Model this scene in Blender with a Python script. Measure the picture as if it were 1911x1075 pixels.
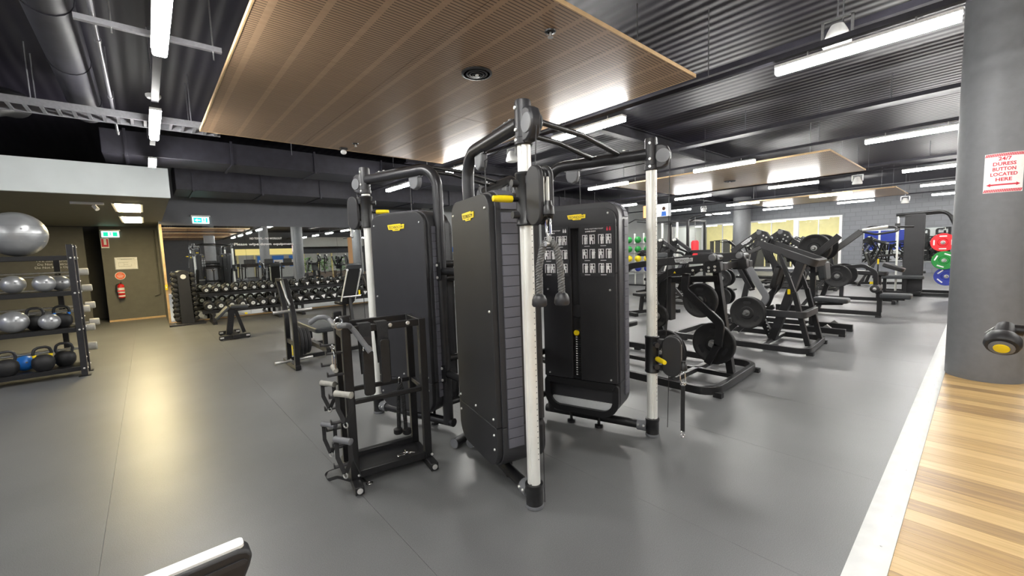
import bpy, bmesh, math, random
from mathutils import Vector, Matrix
random.seed(7)
for _o in list(bpy.data.objects):
    bpy.data.objects.remove(_o)
SC = bpy.context.scene
COL = SC.collection
R_ = math.radians

# ------------------------------------------------------------------ camera
W_, H_ = 1911.0, 1075.0
CX, CY = W_ / 2, H_ / 2
VA, VB = (1836.0, 440.0), (273.0, 493.0)          # vanishing points of the two floor axes
FPX = math.sqrt(-((VA[0]-CX)*(VB[0]-CX) + (VA[1]-CY)*(VB[1]-CY)))
def _cd(p):
    return Vector((p[0]-CX, -(p[1]-CY), -FPX)).normalized()
_ax, _ay = _cd(VA), _cd(VB)
_az = _ax.cross(_ay)
ROT = Matrix((_ax, _ay, _az))                     # camera -> world
EYE = Vector((0, 0, 1.5))
cam_d = bpy.data.cameras.new('camera')
cam = bpy.data.objects.new('camera', cam_d)
COL.objects.link(cam)
cam.matrix_world = Matrix.Translation(EYE) @ ROT.to_4x4()
cam_d.sensor_width = 36.0
cam_d.lens = FPX / W_ * 36.0
cam_d.clip_start = 0.02
cam_d.clip_end = 200
SC.camera = cam

# ------------------------------------------------------------------ world, exposure
wd = bpy.data.worlds.new('world')
SC.world = wd
wd.use_nodes = True
wd.node_tree.nodes['Background'].inputs[0].default_value = (0.8, 0.85, 1.0, 1)
wd.node_tree.nodes['Background'].inputs[1].default_value = 0.15
SC.view_settings.view_transform = 'Standard'
SC.view_settings.look = 'None'
SC.view_settings.gamma = 1.0
SC.view_settings.use_curve_mapping = False
SC.view_settings.exposure = 1.5
SC.cycles.use_denoising = True
SC.cycles.max_bounces = 10
SC.cycles.diffuse_bounces = 4
SC.cycles.glossy_bounces = 5
SC.cycles.sample_clamp_indirect = 6.0
LIGHT_E = 44.0                                     # strength of the tube lights

# ------------------------------------------------------------------ pixel -> place
def ray(x, y):
    return ROT @ Vector((x-CX, -(y-CY), -FPX))
def onz(x, y, z=0.0):
    r = ray(x, y); return EYE + r*((z-EYE.z)/r.z)
def onx(x, y, X):
    r = ray(x, y); return EYE + r*(X/r.x)
def ony(x, y, Y):
    r = ray(x, y); return EYE + r*(Y/r.y)
def hgt(x, y, P):
    r = ray(x, y); t = (r.x*P[0]+r.y*P[1])/(r.x**2+r.y**2); return EYE.z + t*r.z

# ------------------------------------------------------------------ materials
def _new(name):
    m = bpy.data.materials.new(name); m.use_nodes = True
    nt = m.node_tree; b = nt.nodes['Principled BSDF']
    return m, nt, b
def N(nt, typ, **kw):
    n = nt.nodes.new(typ)
    for k, v in kw.items():
        setattr(n, k, v)
    return n
def mat(name, col, rough=0.5, metal=0.0, noise=0.0, nscale=40.0, bump=0.0, bscale=200.0, spec=0.5, coat=0.0, rnoise=0.0):
    m, nt, b = _new(name)
    b.inputs['Base Color'].default_value = (*col, 1)
    b.inputs['Roughness'].default_value = rough
    b.inputs['Metallic'].default_value = metal
    b.inputs['Specular IOR Level'].default_value = spec
    b.inputs['Coat Weight'].default_value = coat
    tc = N(nt, 'ShaderNodeTexCoord')
    if noise > 0 or rnoise > 0:
        nz = N(nt, 'ShaderNodeTexNoise'); nz.inputs['Scale'].default_value = nscale; nz.inputs['Detail'].default_value = 4
        nt.links.new(tc.outputs['Object'], nz.inputs['Vector'])
        if noise > 0:
            rp = N(nt, 'ShaderNodeMapRange')
            rp.inputs['From Min'].default_value = 0.3; rp.inputs['From Max'].default_value = 0.7
            rp.inputs['To Min'].default_value = 1-noise; rp.inputs['To Max'].default_value = 1+noise
            nt.links.new(nz.outputs['Fac'], rp.inputs['Value'])
            mx = N(nt, 'ShaderNodeVectorMath', operation='SCALE')
            mx.inputs[0].default_value = col
            nt.links.new(rp.outputs['Result'], mx.inputs['Scale'])
            nt.links.new(mx.outputs['Vector'], b.inputs['Base Color'])
        if rnoise > 0:
            rp = N(nt, 'ShaderNodeMapRange')
            rp.inputs['From Min'].default_value = 0.3; rp.inputs['From Max'].default_value = 0.7
            rp.inputs['To Min'].default_value = rough-rnoise; rp.inputs['To Max'].default_value = rough+rnoise
            nt.links.new(nz.outputs['Fac'], rp.inputs['Value'])
            nt.links.new(rp.outputs['Result'], b.inputs['Roughness'])
    if bump > 0:
        n2 = N(nt, 'ShaderNodeTexNoise'); n2.inputs['Scale'].default_value = bscale; n2.inputs['Detail'].default_value = 3
        nt.links.new(tc.outputs['Object'], n2.inputs['Vector'])
        bp = N(nt, 'ShaderNodeBump'); bp.inputs['Strength'].default_value = bump; bp.inputs['Distance'].default_value = 0.002
        nt.links.new(n2.outputs['Fac'], bp.inputs['Height'])
        nt.links.new(bp.outputs['Normal'], b.inputs['Normal'])
    return m
def emit(name, col, s, base=None):
    m, nt, b = _new(name)
    b.inputs['Base Color'].default_value = (*(base or col), 1)
    b.inputs['Emission Color'].default_value = (*col, 1)
    b.inputs['Emission Strength'].default_value = s
    return m

M = {}
M['black'] = mat('black_powder_coat', (0.010, 0.010, 0.011), 0.36, bump=0.12, bscale=500, noise=0.15)
M['shroud'] = mat('charcoal_moulded_plastic', (0.019, 0.019, 0.021), 0.44, bump=0.2, bscale=900, noise=0.1, nscale=8)
M['shroud2'] = mat('graphite_moulded_plastic', (0.028, 0.028, 0.031), 0.40, bump=0.15, bscale=900)
M['tile'] = mat('slate_rubber_tile', (0.105, 0.105, 0.125), 0.55, bump=0.1, bscale=700)
M['tubegrey'] = mat('gunmetal_paint', (0.035, 0.035, 0.038), 0.30, metal=0.3, noise=0.1, nscale=20)
M['capgrey'] = mat('grey_plastic_cap', (0.15, 0.155, 0.165), 0.4)
M['alu'] = mat('pale_anodised_aluminium', (0.88, 0.88, 0.83), 0.32, metal=0.25, noise=0.05, nscale=6)
M['chrome'] = mat('bright_steel', (0.78, 0.78, 0.78), 0.18, metal=1.0)
M['steel'] = mat('satin_steel', (0.55, 0.55, 0.54), 0.35, metal=1.0, noise=0.1)
M['bolt'] = mat('bright_zinc_screw', (0.85, 0.85, 0.83), 0.3, metal=0.7)
M['rubber'] = mat('black_rubber', (0.010, 0.010, 0.011), 0.55, bump=0.3, bscale=300, noise=0.2)
M['dark'] = mat('near_black_recess', (0.010, 0.010, 0.012), 0.6, noise=0.1)
M['yellow'] = mat('yellow_plastic', (0.90, 0.68, 0.01), 0.35, noise=0.04)
M['white'] = mat('white_print', (0.85, 0.85, 0.85), 0.5, noise=0.03)
M['whitebadge'] = mat('silver_badge', (0.75, 0.77, 0.78), 0.3, metal=0.3, noise=0.03)
M['pad'] = mat('black_vinyl_pad', (0.015, 0.015, 0.016), 0.36, bump=0.25, bscale=260, noise=0.15)
M['padgrey'] = mat('slate_vinyl_pad', (0.040, 0.044, 0.048), 0.4, bump=0.25, bscale=260, noise=0.1)
M['rope'] = mat('charcoal_braided_rope', (0.12, 0.12, 0.118), 0.6, bump=0.4, bscale=400, noise=0.3, nscale=80)
M['strap'] = mat('black_webbing', (0.020, 0.020, 0.021), 0.75, bump=0.5, bscale=500, noise=0.2)
M['silverball'] = mat('silver_vinyl_ball', (0.36, 0.37, 0.38), 0.32, metal=0.55, bump=0.05, bscale=60, noise=0.08, nscale=5)
M['greyplate'] = mat('pale_grey_rubber', (0.36, 0.35, 0.31), 0.55, noise=0.1)
M['blue'] = mat('blue_vinyl', (0.02, 0.20, 0.72), 0.4, noise=0.05)
M['red'] = mat('red_enamel', (0.62, 0.015, 0.015), 0.3, noise=0.05)
M['red2'] = mat('red_rubber', (0.75, 0.02, 0.03), 0.45, noise=0.05)
M['green'] = mat('green_rubber', (0.01, 0.25, 0.04), 0.45, noise=0.05)
M['navy'] = mat('blue_rubber', (0.03, 0.05, 0.36), 0.45, noise=0.05)
M['orange'] = mat('orange_print', (0.85, 0.17, 0.07), 0.5, noise=0.03)
M['paper'] = mat('paper', (0.82, 0.82, 0.80), 0.6, noise=0.04)
M['ink'] = mat('dark_ink', (0.03, 0.03, 0.03), 0.6, noise=0.05)
M['redink'] = mat('red_ink', (0.62, 0.03, 0.06), 0.55, noise=0.05)
M['column'] = mat('slate_column_paint', (0.155, 0.16, 0.168), 0.55, noise=0.06, nscale=14, bump=0.25, bscale=120)
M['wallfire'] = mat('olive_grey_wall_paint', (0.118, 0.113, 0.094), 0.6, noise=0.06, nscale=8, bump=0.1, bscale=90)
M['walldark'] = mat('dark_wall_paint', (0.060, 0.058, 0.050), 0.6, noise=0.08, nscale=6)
M['wallgrey'] = mat('slate_wall_paint', (0.130, 0.135, 0.150), 0.6, noise=0.05, nscale=5, bump=0.1, bscale=80)
M['wallpale'] = mat('pale_grey_wall_paint', (0.46, 0.48, 0.48), 0.65, noise=0.03, nscale=4)
M['bulkhead'] = mat('pale_bulkhead_paint', (0.56, 0.60, 0.60), 0.6, noise=0.03, nscale=4)
M['cream'] = mat('cream_wall_paint', (0.82, 0.74, 0.36), 0.6, noise=0.04, nscale=4)
M['ceil'] = mat('flare_tinted_ceiling_paint', (0.026, 0.024, 0.034), 0.6, noise=0.2, nscale=4)  # black, with the purple tint of lens flare put into the colour
M['duct'] = mat('black_painted_duct', (0.026, 0.025, 0.036), 0.55, noise=0.25, nscale=7)
M['pipe'] = mat('grey_painted_pipe', (0.24, 0.24, 0.26), 0.4, metal=0.3, noise=0.1)
M['oak'] = mat('light_wood_edge', (0.55, 0.38, 0.20), 0.5, noise=0.12, nscale=12)
M['strip'] = mat('white_threshold_paint', (0.80, 0.81, 0.79), 0.42, noise=0.06, nscale=9)
M['light'] = emit('lamp_diffuser', (1.0, 0.985, 0.95), LIGHT_E)
M['warmpanel'] = emit('warm_lamp_diffuser', (1.0, 0.82, 0.45), 24.0)
M['exitgreen'] = emit('exit_green', (0.0, 0.62, 0.30), 0.55)
M['exitcyan'] = emit('exit_cyan', (0.0, 0.60, 0.50), 0.7)
M['exitwhite'] = emit('exit_white', (0.75, 1.0, 0.95), 0.75)
M['leaf'] = mat('green_leaf', (0.08, 0.30, 0.03), 0.5, noise=0.3, nscale=6)
M['planter'] = mat('brown_planter', (0.09, 0.075, 0.065), 0.6, noise=0.2)
M['plywall'] = mat('tan_wall', (0.52, 0.30, 0.15), 0.5, noise=0.08)

# mirror
m, nt, b = _new('mirror_glass')
b.inputs['Base Color'].default_value = (0.86, 0.89, 0.88, 1); b.inputs['Metallic'].default_value = 1; b.inputs['Roughness'].default_value = 0.01
M['mirror'] = m
# clear pane: mostly see-through, a little gloss
m, nt, b = _new('clear_pane')
b.inputs['Base Color'].default_value = (0.95, 0.97, 0.96, 1); b.inputs['Roughness'].default_value = 0.02
b.inputs['Transmission Weight'].default_value = 1.0; b.inputs['IOR'].default_value = 1.1
M['pane'] = m

# rubber floor: grey, fine pale flecks, soft gloss
def rubber_floor(name, col):
    m, nt, b = _new(name)
    tc = N(nt, 'ShaderNodeTexCoord')
    n1 = N(nt, 'ShaderNodeTexNoise'); n1.inputs['Scale'].default_value = 1.1; n1.inputs['Detail'].default_value = 5
    n2 = N(nt, 'ShaderNodeTexNoise'); n2.inputs['Scale'].default_value = 260; n2.inputs['Detail'].default_value = 2
    nt.links.new(tc.outputs['Object'], n1.inputs['Vector']); nt.links.new(tc.outputs['Object'], n2.inputs['Vector'])
    r1 = N(nt, 'ShaderNodeMapRange'); r1.inputs['From Min'].default_value = 0.3; r1.inputs['From Max'].default_value = 0.7
    r1.inputs['To Min'].default_value = 0.88; r1.inputs['To Max'].default_value = 1.12
    r2 = N(nt, 'ShaderNodeMapRange'); r2.inputs['From Min'].default_value = 0.3; r2.inputs['From Max'].default_value = 0.75
    r2.inputs['To Min'].default_value = 0.72; r2.inputs['To Max'].default_value = 1.35
    nt.links.new(n1.outputs['Fac'], r1.inputs['Value']); nt.links.new(n2.outputs['Fac'], r2.inputs['Value'])
    mu = N(nt, 'ShaderNodeMath', operation='MULTIPLY')
    nt.links.new(r1.outputs['Result'], mu.inputs[0]); nt.links.new(r2.outputs['Result'], mu.inputs[1])
    sv = N(nt, 'ShaderNodeVectorMath', operation='SCALE'); sv.inputs[0].default_value = col
    nt.links.new(mu.outputs['Value'], sv.inputs['Scale']); nt.links.new(sv.outputs['Vector'], b.inputs['Base Color'])
    b.inputs['Roughness'].default_value = 0.385
    b.inputs['Specular IOR Level'].default_value = 0.8
    bp = N(nt, 'ShaderNodeBump'); bp.inputs['Strength'].default_value = 0.12; bp.inputs['Distance'].default_value = 0.002
    nt.links.new(n2.outputs['Fac'], bp.inputs['Height']); nt.links.new(bp.outputs['Normal'], b.inputs['Normal'])
    return m
M['floor'] = rubber_floor('speckled_rubber_floor', (0.132, 0.134, 0.136))

# timber boards: grain along Y, tone varies from board to board
m, nt, b = _new('hardwood_board')
tc = N(nt, 'ShaderNodeTexCoord'); oi = N(nt, 'ShaderNodeObjectInfo')
mp = N(nt, 'ShaderNodeMapping'); mp.inputs['Scale'].default_value = (55, 2.2, 8)
off = N(nt, 'ShaderNodeVectorMath', operation='SCALE'); off.inputs[0].default_value = (31, 17, 9)
nt.links.new(oi.outputs['Random'], off.inputs['Scale'])
ad = N(nt, 'ShaderNodeVectorMath', operation='ADD')
nt.links.new(tc.outputs['Object'], ad.inputs[0]); nt.links.new(off.outputs['Vector'], ad.inputs[1])
nt.links.new(ad.outputs['Vector'], mp.inputs['Vector'])
nz = N(nt, 'ShaderNodeTexNoise'); nz.inputs['Scale'].default_value = 1.0; nz.inputs['Detail'].default_value = 5; nz.inputs['Distortion'].default_value = 0.6
nt.links.new(mp.outputs['Vector'], nz.inputs['Vector'])
sm = N(nt, 'ShaderNodeMath', operation='ADD')
mr = N(nt, 'ShaderNodeMapRange'); mr.inputs['From Min'].default_value = 0.28; mr.inputs['From Max'].default_value = 0.75
mr.inputs['To Min'].default_value = -0.30; mr.inputs['To Max'].default_value = 0.30
nt.links.new(nz.outputs['Fac'], mr.inputs['Value']); nt.links.new(mr.outputs['Result'], sm.inputs[0]); nt.links.new(oi.outputs['Random'], sm.inputs[1])
cr = N(nt, 'ShaderNodeValToRGB')
cr.color_ramp.elements[0].position = 0.0; cr.color_ramp.elements[0].color = (0.34, 0.21, 0.09, 1)
cr.color_ramp.elements[1].position = 1.0; cr.color_ramp.elements[1].color = (0.70, 0.49, 0.22, 1)
e = cr.color_ramp.elements.new(0.45); e.color = (0.55, 0.355, 0.14, 1)
nt.links.new(sm.outputs['Value'], cr.inputs['Fac']); nt.links.new(cr.outputs['Color'], b.inputs['Base Color'])
b.inputs['Roughness'].default_value = 0.34
M['board'] = m

# perforated ply: short slots in bands
def ply(name, tint):
    m, nt, b = _new(name)
    tc = N(nt, 'ShaderNodeTexCoord'); sx = N(nt, 'ShaderNodeSeparateXYZ')
    ge = N(nt, 'ShaderNodeNewGeometry')
    nt.links.new(ge.outputs['Position'], sx.inputs[0])
    def fr(sock, period, duty, shift=0.0):
        a = N(nt, 'ShaderNodeMath', operation='MULTIPLY_ADD'); a.inputs[1].default_value = 1/period; a.inputs[2].default_value = shift
        nt.links.new(sock, a.inputs[0])
        f = N(nt, 'ShaderNodeMath', operation='FRACT'); nt.links.new(a.outputs[0], f.inputs[0])
        g = N(nt, 'ShaderNodeMath', operation='LESS_THAN'); g.inputs[1].default_value = duty; nt.links.new(f.outputs[0], g.inputs[0])
        return g.outputs[0]
    sl = fr(sx.outputs['Y'], 0.032, 0.32); ln = fr(sx.outputs['X'], 0.30, 0.84, 0.35)
    mu = N(nt, 'ShaderNodeMath', operation='MULTIPLY'); nt.links.new(sl, mu.inputs[0]); nt.links.new(ln, mu.inputs[1])
    mp = N(nt, 'ShaderNodeMapping'); mp.inputs['Scale'].default_value = (3, 26, 3)
    nt.links.new(tc.outputs['Object'], mp.inputs['Vector'])
    nz = N(nt, 'ShaderNodeTexNoise'); nz.inputs['Scale'].default_value = 1.0; nz.inputs['Detail'].default_value = 4
    nt.links.new(mp.outputs['Vector'], nz.inputs['Vector'])
    cr = N(nt, 'ShaderNodeValToRGB')
    cr.color_ramp.elements[0].position = 0.3; cr.color_ramp.elements[0].color = (tint[0]*0.85, tint[1]*0.83, tint[2]*0.8, 1)
    cr.color_ramp.elements[1].position = 0.75; cr.color_ramp.elements[1].color = (*tint, 1)
    nt.links.new(nz.outputs['Fac'], cr.inputs['Fac'])
    mx = N(nt, 'ShaderNodeMix', data_type='RGBA'); mx.inputs['B'].default_value = (0.10, 0.055, 0.03, 1)
    nt.links.new(mu.outputs[0], mx.inputs['Factor']); nt.links.new(cr.outputs['Color'], mx.inputs['A'])
    nt.links.new(mx.outputs['Result'], b.inputs['Base Color'])
    b.inputs['Roughness'].default_value = 0.33
    return m
M['ply'] = ply('perforated_plywood', (0.47, 0.32, 0.20))

# ribbed ceiling deck, with the lens flare's purple mixed into its base colour
m, nt, b = _new('ribbed_flare_tinted_deck')
ge = N(nt, 'ShaderNodeNewGeometry'); sx = N(nt, 'ShaderNodeSeparateXYZ'); nt.links.new(ge.outputs['Position'], sx.inputs[0])
a = N(nt, 'ShaderNodeMath', operation='MULTIPLY'); a.inputs[1].default_value = 2*math.pi/0.15; nt.links.new(sx.outputs['X'], a.inputs[0])
s = N(nt, 'ShaderNodeMath', operation='SINE'); nt.links.new(a.outputs[0], s.inputs[0])
bp = N(nt, 'ShaderNodeBump'); bp.inputs['Strength'].default_value = 0.35; bp.inputs['Distance'].default_value = 0.010
nt.links.new(s.outputs[0], bp.inputs['Height']); nt.links.new(bp.outputs['Normal'], b.inputs['Normal'])
b.inputs['Base Color'].default_value = (0.018, 0.0155, 0.028, 1); b.inputs['Roughness'].default_value = 0.5
M['deck'] = m

# painted brick
m, nt, b = _new('painted_brickwork')
ge = N(nt, 'ShaderNodeNewGeometry'); sx = N(nt, 'ShaderNodeSeparateXYZ'); nt.links.new(ge.outputs['Position'], sx.inputs[0])
cx_ = N(nt, 'ShaderNodeCombineXYZ'); nt.links.new(sx.outputs['Y'], cx_.inputs[0]); nt.links.new(sx.outputs['Z'], cx_.inputs[1])
br = N(nt, 'ShaderNodeTexBrick'); br.inputs['Scale'].default_value = 1.0
br.inputs['Brick Width'].default_value = 0.40; br.inputs['Row Height'].default_value = 0.20; br.inputs['Mortar Size'].default_value = 0.012
br.inputs['Color1'].default_value = (0.195, 0.205, 0.225, 1); br.inputs['Color2'].default_value = (0.18, 0.19, 0.21, 1); br.inputs['Mortar'].default_value = (0.15, 0.158, 0.175, 1)
nt.links.new(cx_.outputs[0], br.inputs['Vector']); nt.links.new(br.outputs['Color'], b.inputs['Base Color'])
bp = N(nt, 'ShaderNodeBump'); bp.inputs['Strength'].default_value = 0.5; bp.inputs['Distance'].default_value = 0.01; bp.invert = True
nt.links.new(br.outputs['Fac'], bp.inputs['Height']); nt.links.new(bp.outputs['Normal'], b.inputs['Normal'])
b.inputs['Roughness'].default_value = 0.6
M['brick'] = m

# ------------------------------------------------------------------ mesh builder
def rrect(w, h, r, n=5, rs=None):
    """rounded rectangle polygon, centred; rs = radii (bl, br, tr, tl)"""
    rs = rs or (r, r, r, r); out = []
    for (sx, sy), a0, rr in zip(((-1, -1), (1, -1), (1, 1), (-1, 1)), (180, 270, 0, 90), rs):
        cx, cy = sx*(w/2-rr), sy*(h/2-rr)
        for i in range(n+1):
            a = R_(a0 + 90*i/n)
            out.append((cx+rr*math.cos(a), cy+rr*math.sin(a)))
    return out
def V(p):
    return Vector(p)
SPLIT = {'swivel_bracket', 'carriage_roller', 'side_trim', 'support_post', 'cross_foot', 'foot_pad', 'foot', 'side_rail', 'shelf_arm', 'cable_lug', 'hook_peg', 'clamp', 'base_rail', 'spot_head'}
JOINED = {'bolts', 'hanger_rods', 'screws', 'printed_lines', 'plan_lines', 'exercise_icons', 'body_symbols', 'hatched_border', 'weight_figures'}
class MB:
    def islands(s):
        par = list(range(len(s.v)))
        def fd(i):
            while par[i] != i:
                par[i] = par[par[i]]; i = par[i]
            return i
        for f in s.f:
            for q in f[1:]:
                par[fd(q)] = fd(f[0])
        gr = {}
        for i in range(len(s.v)):
            gr.setdefault(fd(i), []).append(i)
        out = []
        for ids in gr.values():
            mp = {a: b_ for b_, a in enumerate(ids)}; mb = MB()
            mb.v = [s.v[i] for i in ids]; mb.f = [tuple(mp[q] for q in f) for f in s.f if f[0] in mp]
            out.append(mb)
        return out
    def __init__(s):
        s.v = []; s.f = []
    def add(s, vs, fs):
        o = len(s.v); s.v += [Vector(p) for p in vs]; s.f += [tuple(i+o for i in q) for q in fs]; return s
    def box(s, c, size, rot=None):
        c = Vector(c); x, y, z = size[0]/2, size[1]/2, size[2]/2
        vs = [Vector((a*x, b_*y, d*z)) for d in (-1, 1) for b_ in (-1, 1) for a in (-1, 1)]
        if rot is not None:
            vs = [rot @ p for p in vs]
        return s.add([c+p for p in vs], [(0, 2, 3, 1), (4, 5, 7, 6), (0, 1, 5, 4), (2, 6, 7, 3), (0, 4, 6, 2), (1, 3, 7, 5)])
    def b2(s, lo, hi):
        return s.box([(a+b_)/2 for a, b_ in zip(lo, hi)], [abs(b_-a) for a, b_ in zip(lo, hi)])
    def prism(s, poly, o, u, v, t, centre=True):
        """polygon (u,v) extruded by t along u x v; centred on o by default"""
        o = Vector(o); u = Vector(u).normalized(); v = Vector(v).normalized(); n = u.cross(v)
        n0, n1 = (-t/2, t/2) if centre else (0, t)
        k = len(poly)
        vs = [o+u*a+v*b_+n*n0 for a, b_ in poly] + [o+u*a+v*b_+n*n1 for a, b_ in poly]
        fs = [tuple(range(k))[::-1], tuple(range(k, 2*k))] + [(i, (i+1) % k, k+(i+1) % k, k+i) for i in range(k)]
        return s.add(vs, fs)
    def sweep(s, pts, prof, closed=False, side=None):
        """sweep a 2D profile (a along side, b along up) along a polyline"""
        pts = [Vector(p) for p in pts]; n = len(pts); k = len(prof)
        tg = []
        for i in range(n):
            if closed:
                a = (pts[i]-pts[i-1]).normalized(); b_ = (pts[(i+1) % n]-pts[i]).normalized()
            else:
                a = (pts[i]-pts[max(i-1, 0)]); b_ = (pts[min(i+1, n-1)]-pts[i])
                a = a.normalized() if a.length > 1e-9 else b_.normalized()
                b_ = b_.normalized() if b_.length > 1e-9 else a
            t = (a+b_)
            tg.append((t.normalized() if t.length > 1e-6 else a, a, b_))
        if side is None:
            t0 = tg[0][0]; ref = Vector((0, 0, 1)) if abs(t0.z) < 0.9 else Vector((1, 0, 0))
            sd = t0.cross(ref).normalized(); carry = True
        else:
            sd = Vector(side).normalized(); carry = False
        rings = []
        for i in range(n):
            t, a, b_ = tg[i]
            if carry:
                sd = (sd - t*sd.dot(t)).normalized(); q = sd
            else:
                q = (sd - t*sd.dot(t)).normalized()
            up = q.cross(t)
            half = max(0.35, math.sqrt(max(0.0, (1+a.dot(b_))/2)))
            bend = (b_-a)
            ring = []
            for x, y in prof:
                off = q*x+up*y
                if bend.length > 1e-4:
                    bd = bend.normalized(); c = off.dot(bd); off = off + bd*c*(1/half-1)
                ring.append(pts[i]+off)
            rings.append(ring)
        vs = [p for r in rings for p in r]; fs = []
        m_ = n if closed else n-1
        for i in range(m_):
            j = (i+1) % n
            for q in range(k):
                fs.append((i*k+q, i*k+(q+1) % k, j*k+(q+1) % k, j*k+q))
        if not closed:
            fs.append(tuple(range(k))[::-1]); fs.append(tuple((n-1)*k+q for q in range(k)))
        return s.add(vs, fs)
    def tube(s, pts, r, seg=12, closed=False):
        return s.sweep(pts, [(r*math.cos(2*math.pi*i/seg), r*math.sin(2*math.pi*i/seg)) for i in range(seg)], closed)
    def bar(s, pts, w, h, side=None, closed=False):
        return s.sweep(pts, [(-w/2, -h/2), (w/2, -h/2), (w/2, h/2), (-w/2, h/2)], closed, side)
    def cyl(s, p, q, r, seg=16, r2=None):
        return s.lathe([(r, 0), (r if r2 is None else r2, (Vector(q)-Vector(p)).length)], p, Vector(q)-Vector(p), seg)
    def lathe(s, prof, o, axis=(0, 0, 1), seg=20, scale=None):
        """prof = [(radius, distance along axis)]"""
        o = Vector(o); ax = Vector(axis).normalized()
        ref = Vector((0, 0, 1)) if abs(ax.z) < 0.9 else Vector((1, 0, 0))
        u = ax.cross(ref).normalized(); v = ax.cross(u)
        vs = []; fs = []; k = seg
        for r, d in prof:
            for i in range(k):
                a = 2*math.pi*i/k
                vs.append(o+ax*d+(u*math.cos(a)+v*math.sin(a))*r)
        for j in range(len(prof)-1):
            for i in range(k):
                fs.append((j*k+i, j*k+(i+1) % k, (j+1)*k+(i+1) % k, (j+1)*k+i))
        ring = prof[0] == prof[-1]
        if prof[0][0] > 1e-6 and not ring:
            fs.append(tuple(range(k))[::-1])
        if prof[-1][0] > 1e-6 and not ring:
            fs.append(tuple((len(prof)-1)*k+i for i in range(k)))
        return s.add(vs, fs)
    def ball(s, c, r, sz=1.0, seg=24, rings=14):
        return s.lathe([(max(1e-7, r*math.sin(math.pi*i/rings)), -r*sz*math.cos(math.pi*i/rings)) for i in range(rings+1)], c, (0, 0, 1), seg)
    def quad(s, a, b_, c, d):
        return s.add([a, b_, c, d], [(0, 1, 2, 3)])
    def mesh(s, name, m, o=(0, 0, 0), smooth=True, ang=38):
        me = bpy.data.meshes.new(name)
        o = Vector(o)
        me.from_pydata([tuple(p-o) for p in s.v], [], s.f)
        bm = bmesh.new(); bm.from_mesh(me)
        bmesh.ops.remove_doubles(bm, verts=bm.verts, dist=1e-5)
        bmesh.ops.recalc_face_normals(bm, faces=bm.faces)
        bm.to_mesh(me); bm.free()
        if m is not None:
            me.materials.append(M[m] if isinstance(m, str) else m)
        if smooth:
            me.polygons.foreach_set('use_smooth', [True]*len(me.polygons))
            me.set_sharp_from_angle(angle=R_(ang))
        return me
    def build(s, name, m, parent=None, bevel=0.0, o=None, smooth=True, label=None):
        """vertices are in world space; the object's origin is its parent's (or o)"""
        if name in SPLIT and parent:
            isl = s.islands()
            if len(isl) > 1:
                first = None
                for q in isl:
                    r_ = q.build(name, m, parent, bevel, o, smooth, label); first = first or r_
                return first
        wo = Vector(o) if o is not None else (worldloc(parent) if parent else Vector((0, 0, 0)))
        ob = bpy.data.objects.new(name, s.mesh(name, m, wo, smooth))
        COL.objects.link(ob)
        if parent:
            ob.parent = parent
        else:
            ob.location = wo
        if bevel > 0:
            md = ob.modifiers.new('bevel', 'BEVEL'); md.width = bevel; md.segments = 2; md.limit_method = 'ANGLE'; md.angle_limit = R_(40)
        if label:
            ob['label'] = label
        if name in JOINED and parent:
            ob['kind'] = 'stuff'
        return ob
def worldloc(o):
    p = Vector((0, 0, 0))
    while o:
        p += o.location; o = o.parent
    return p
def thing(name, label, cat, loc=(0, 0, 0), group=None):
    o = bpy.data.objects.new(name, None); COL.objects.link(o); o.location = loc; o.empty_display_size = 0.1
    return tag(o, label, cat, group)
def tag(o, label, cat, group=None, kind=None):
    if label: o['label'] = label
    if cat: o['category'] = cat
    if group: o['group'] = group
    if kind: o['kind'] = kind
    return o
def struct(o, label=None, cat=None):
    o['kind'] = 'structure'
    if label: o['label'] = label
    if cat: o['category'] = cat
    return o
def clone(o, loc=None, rz=None, label=None, group=None, parent=None):
    c = o.copy(); COL.objects.link(c); c.parent = parent
    if loc is not None: c.location = loc
    if rz is not None: c.rotation_euler = (0, 0, rz)
    if label: c['label'] = label
    if group: c['group'] = group
    for ch in list(o.children):
        clone(ch, parent=c)
    return c
def arc(p0, p1, p2, r, n=6):
    """points rounding the corner p1 between p0 and p2"""
    p0, p1, p2 = Vector(p0), Vector(p1), Vector(p2)
    a = (p0-p1).normalized(); b_ = (p2-p1).normalized()
    th = math.acos(max(-1, min(1, a.dot(b_)))); d = min(r/math.tan(th/2), (p0-p1).length*0.49, (p2-p1).length*0.49)
    rr = d*math.tan(th/2); c = p1+(a+b_).normalized()*(rr/math.sin(th/2))
    s0 = p1+a*d-c; s1 = p1+b_*d-c; out = []
    full = s0.angle(s1); axis = s0.cross(s1).normalized()
    for i in range(n+1):
        out.append(c+Matrix.Rotation(full*i/n, 3, axis) @ s0)
    return out
def fillet(pts, r, n=6, closed=False):
    pts = [Vector(p) for p in pts]; k = len(pts); out = []
    for i in range(k):
        if not closed and i in (0, k-1):
            out.append(pts[i]); continue
        a, b_, c = pts[i-1], pts[i], pts[(i+1) % k]
        if (a-b_).normalized().dot((c-b_).normalized()) < -0.999:
            out.append(b_); continue
        out += arc(a, b_, c, r if not isinstance(r, (list, tuple)) else r[i], n)
    return out
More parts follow.
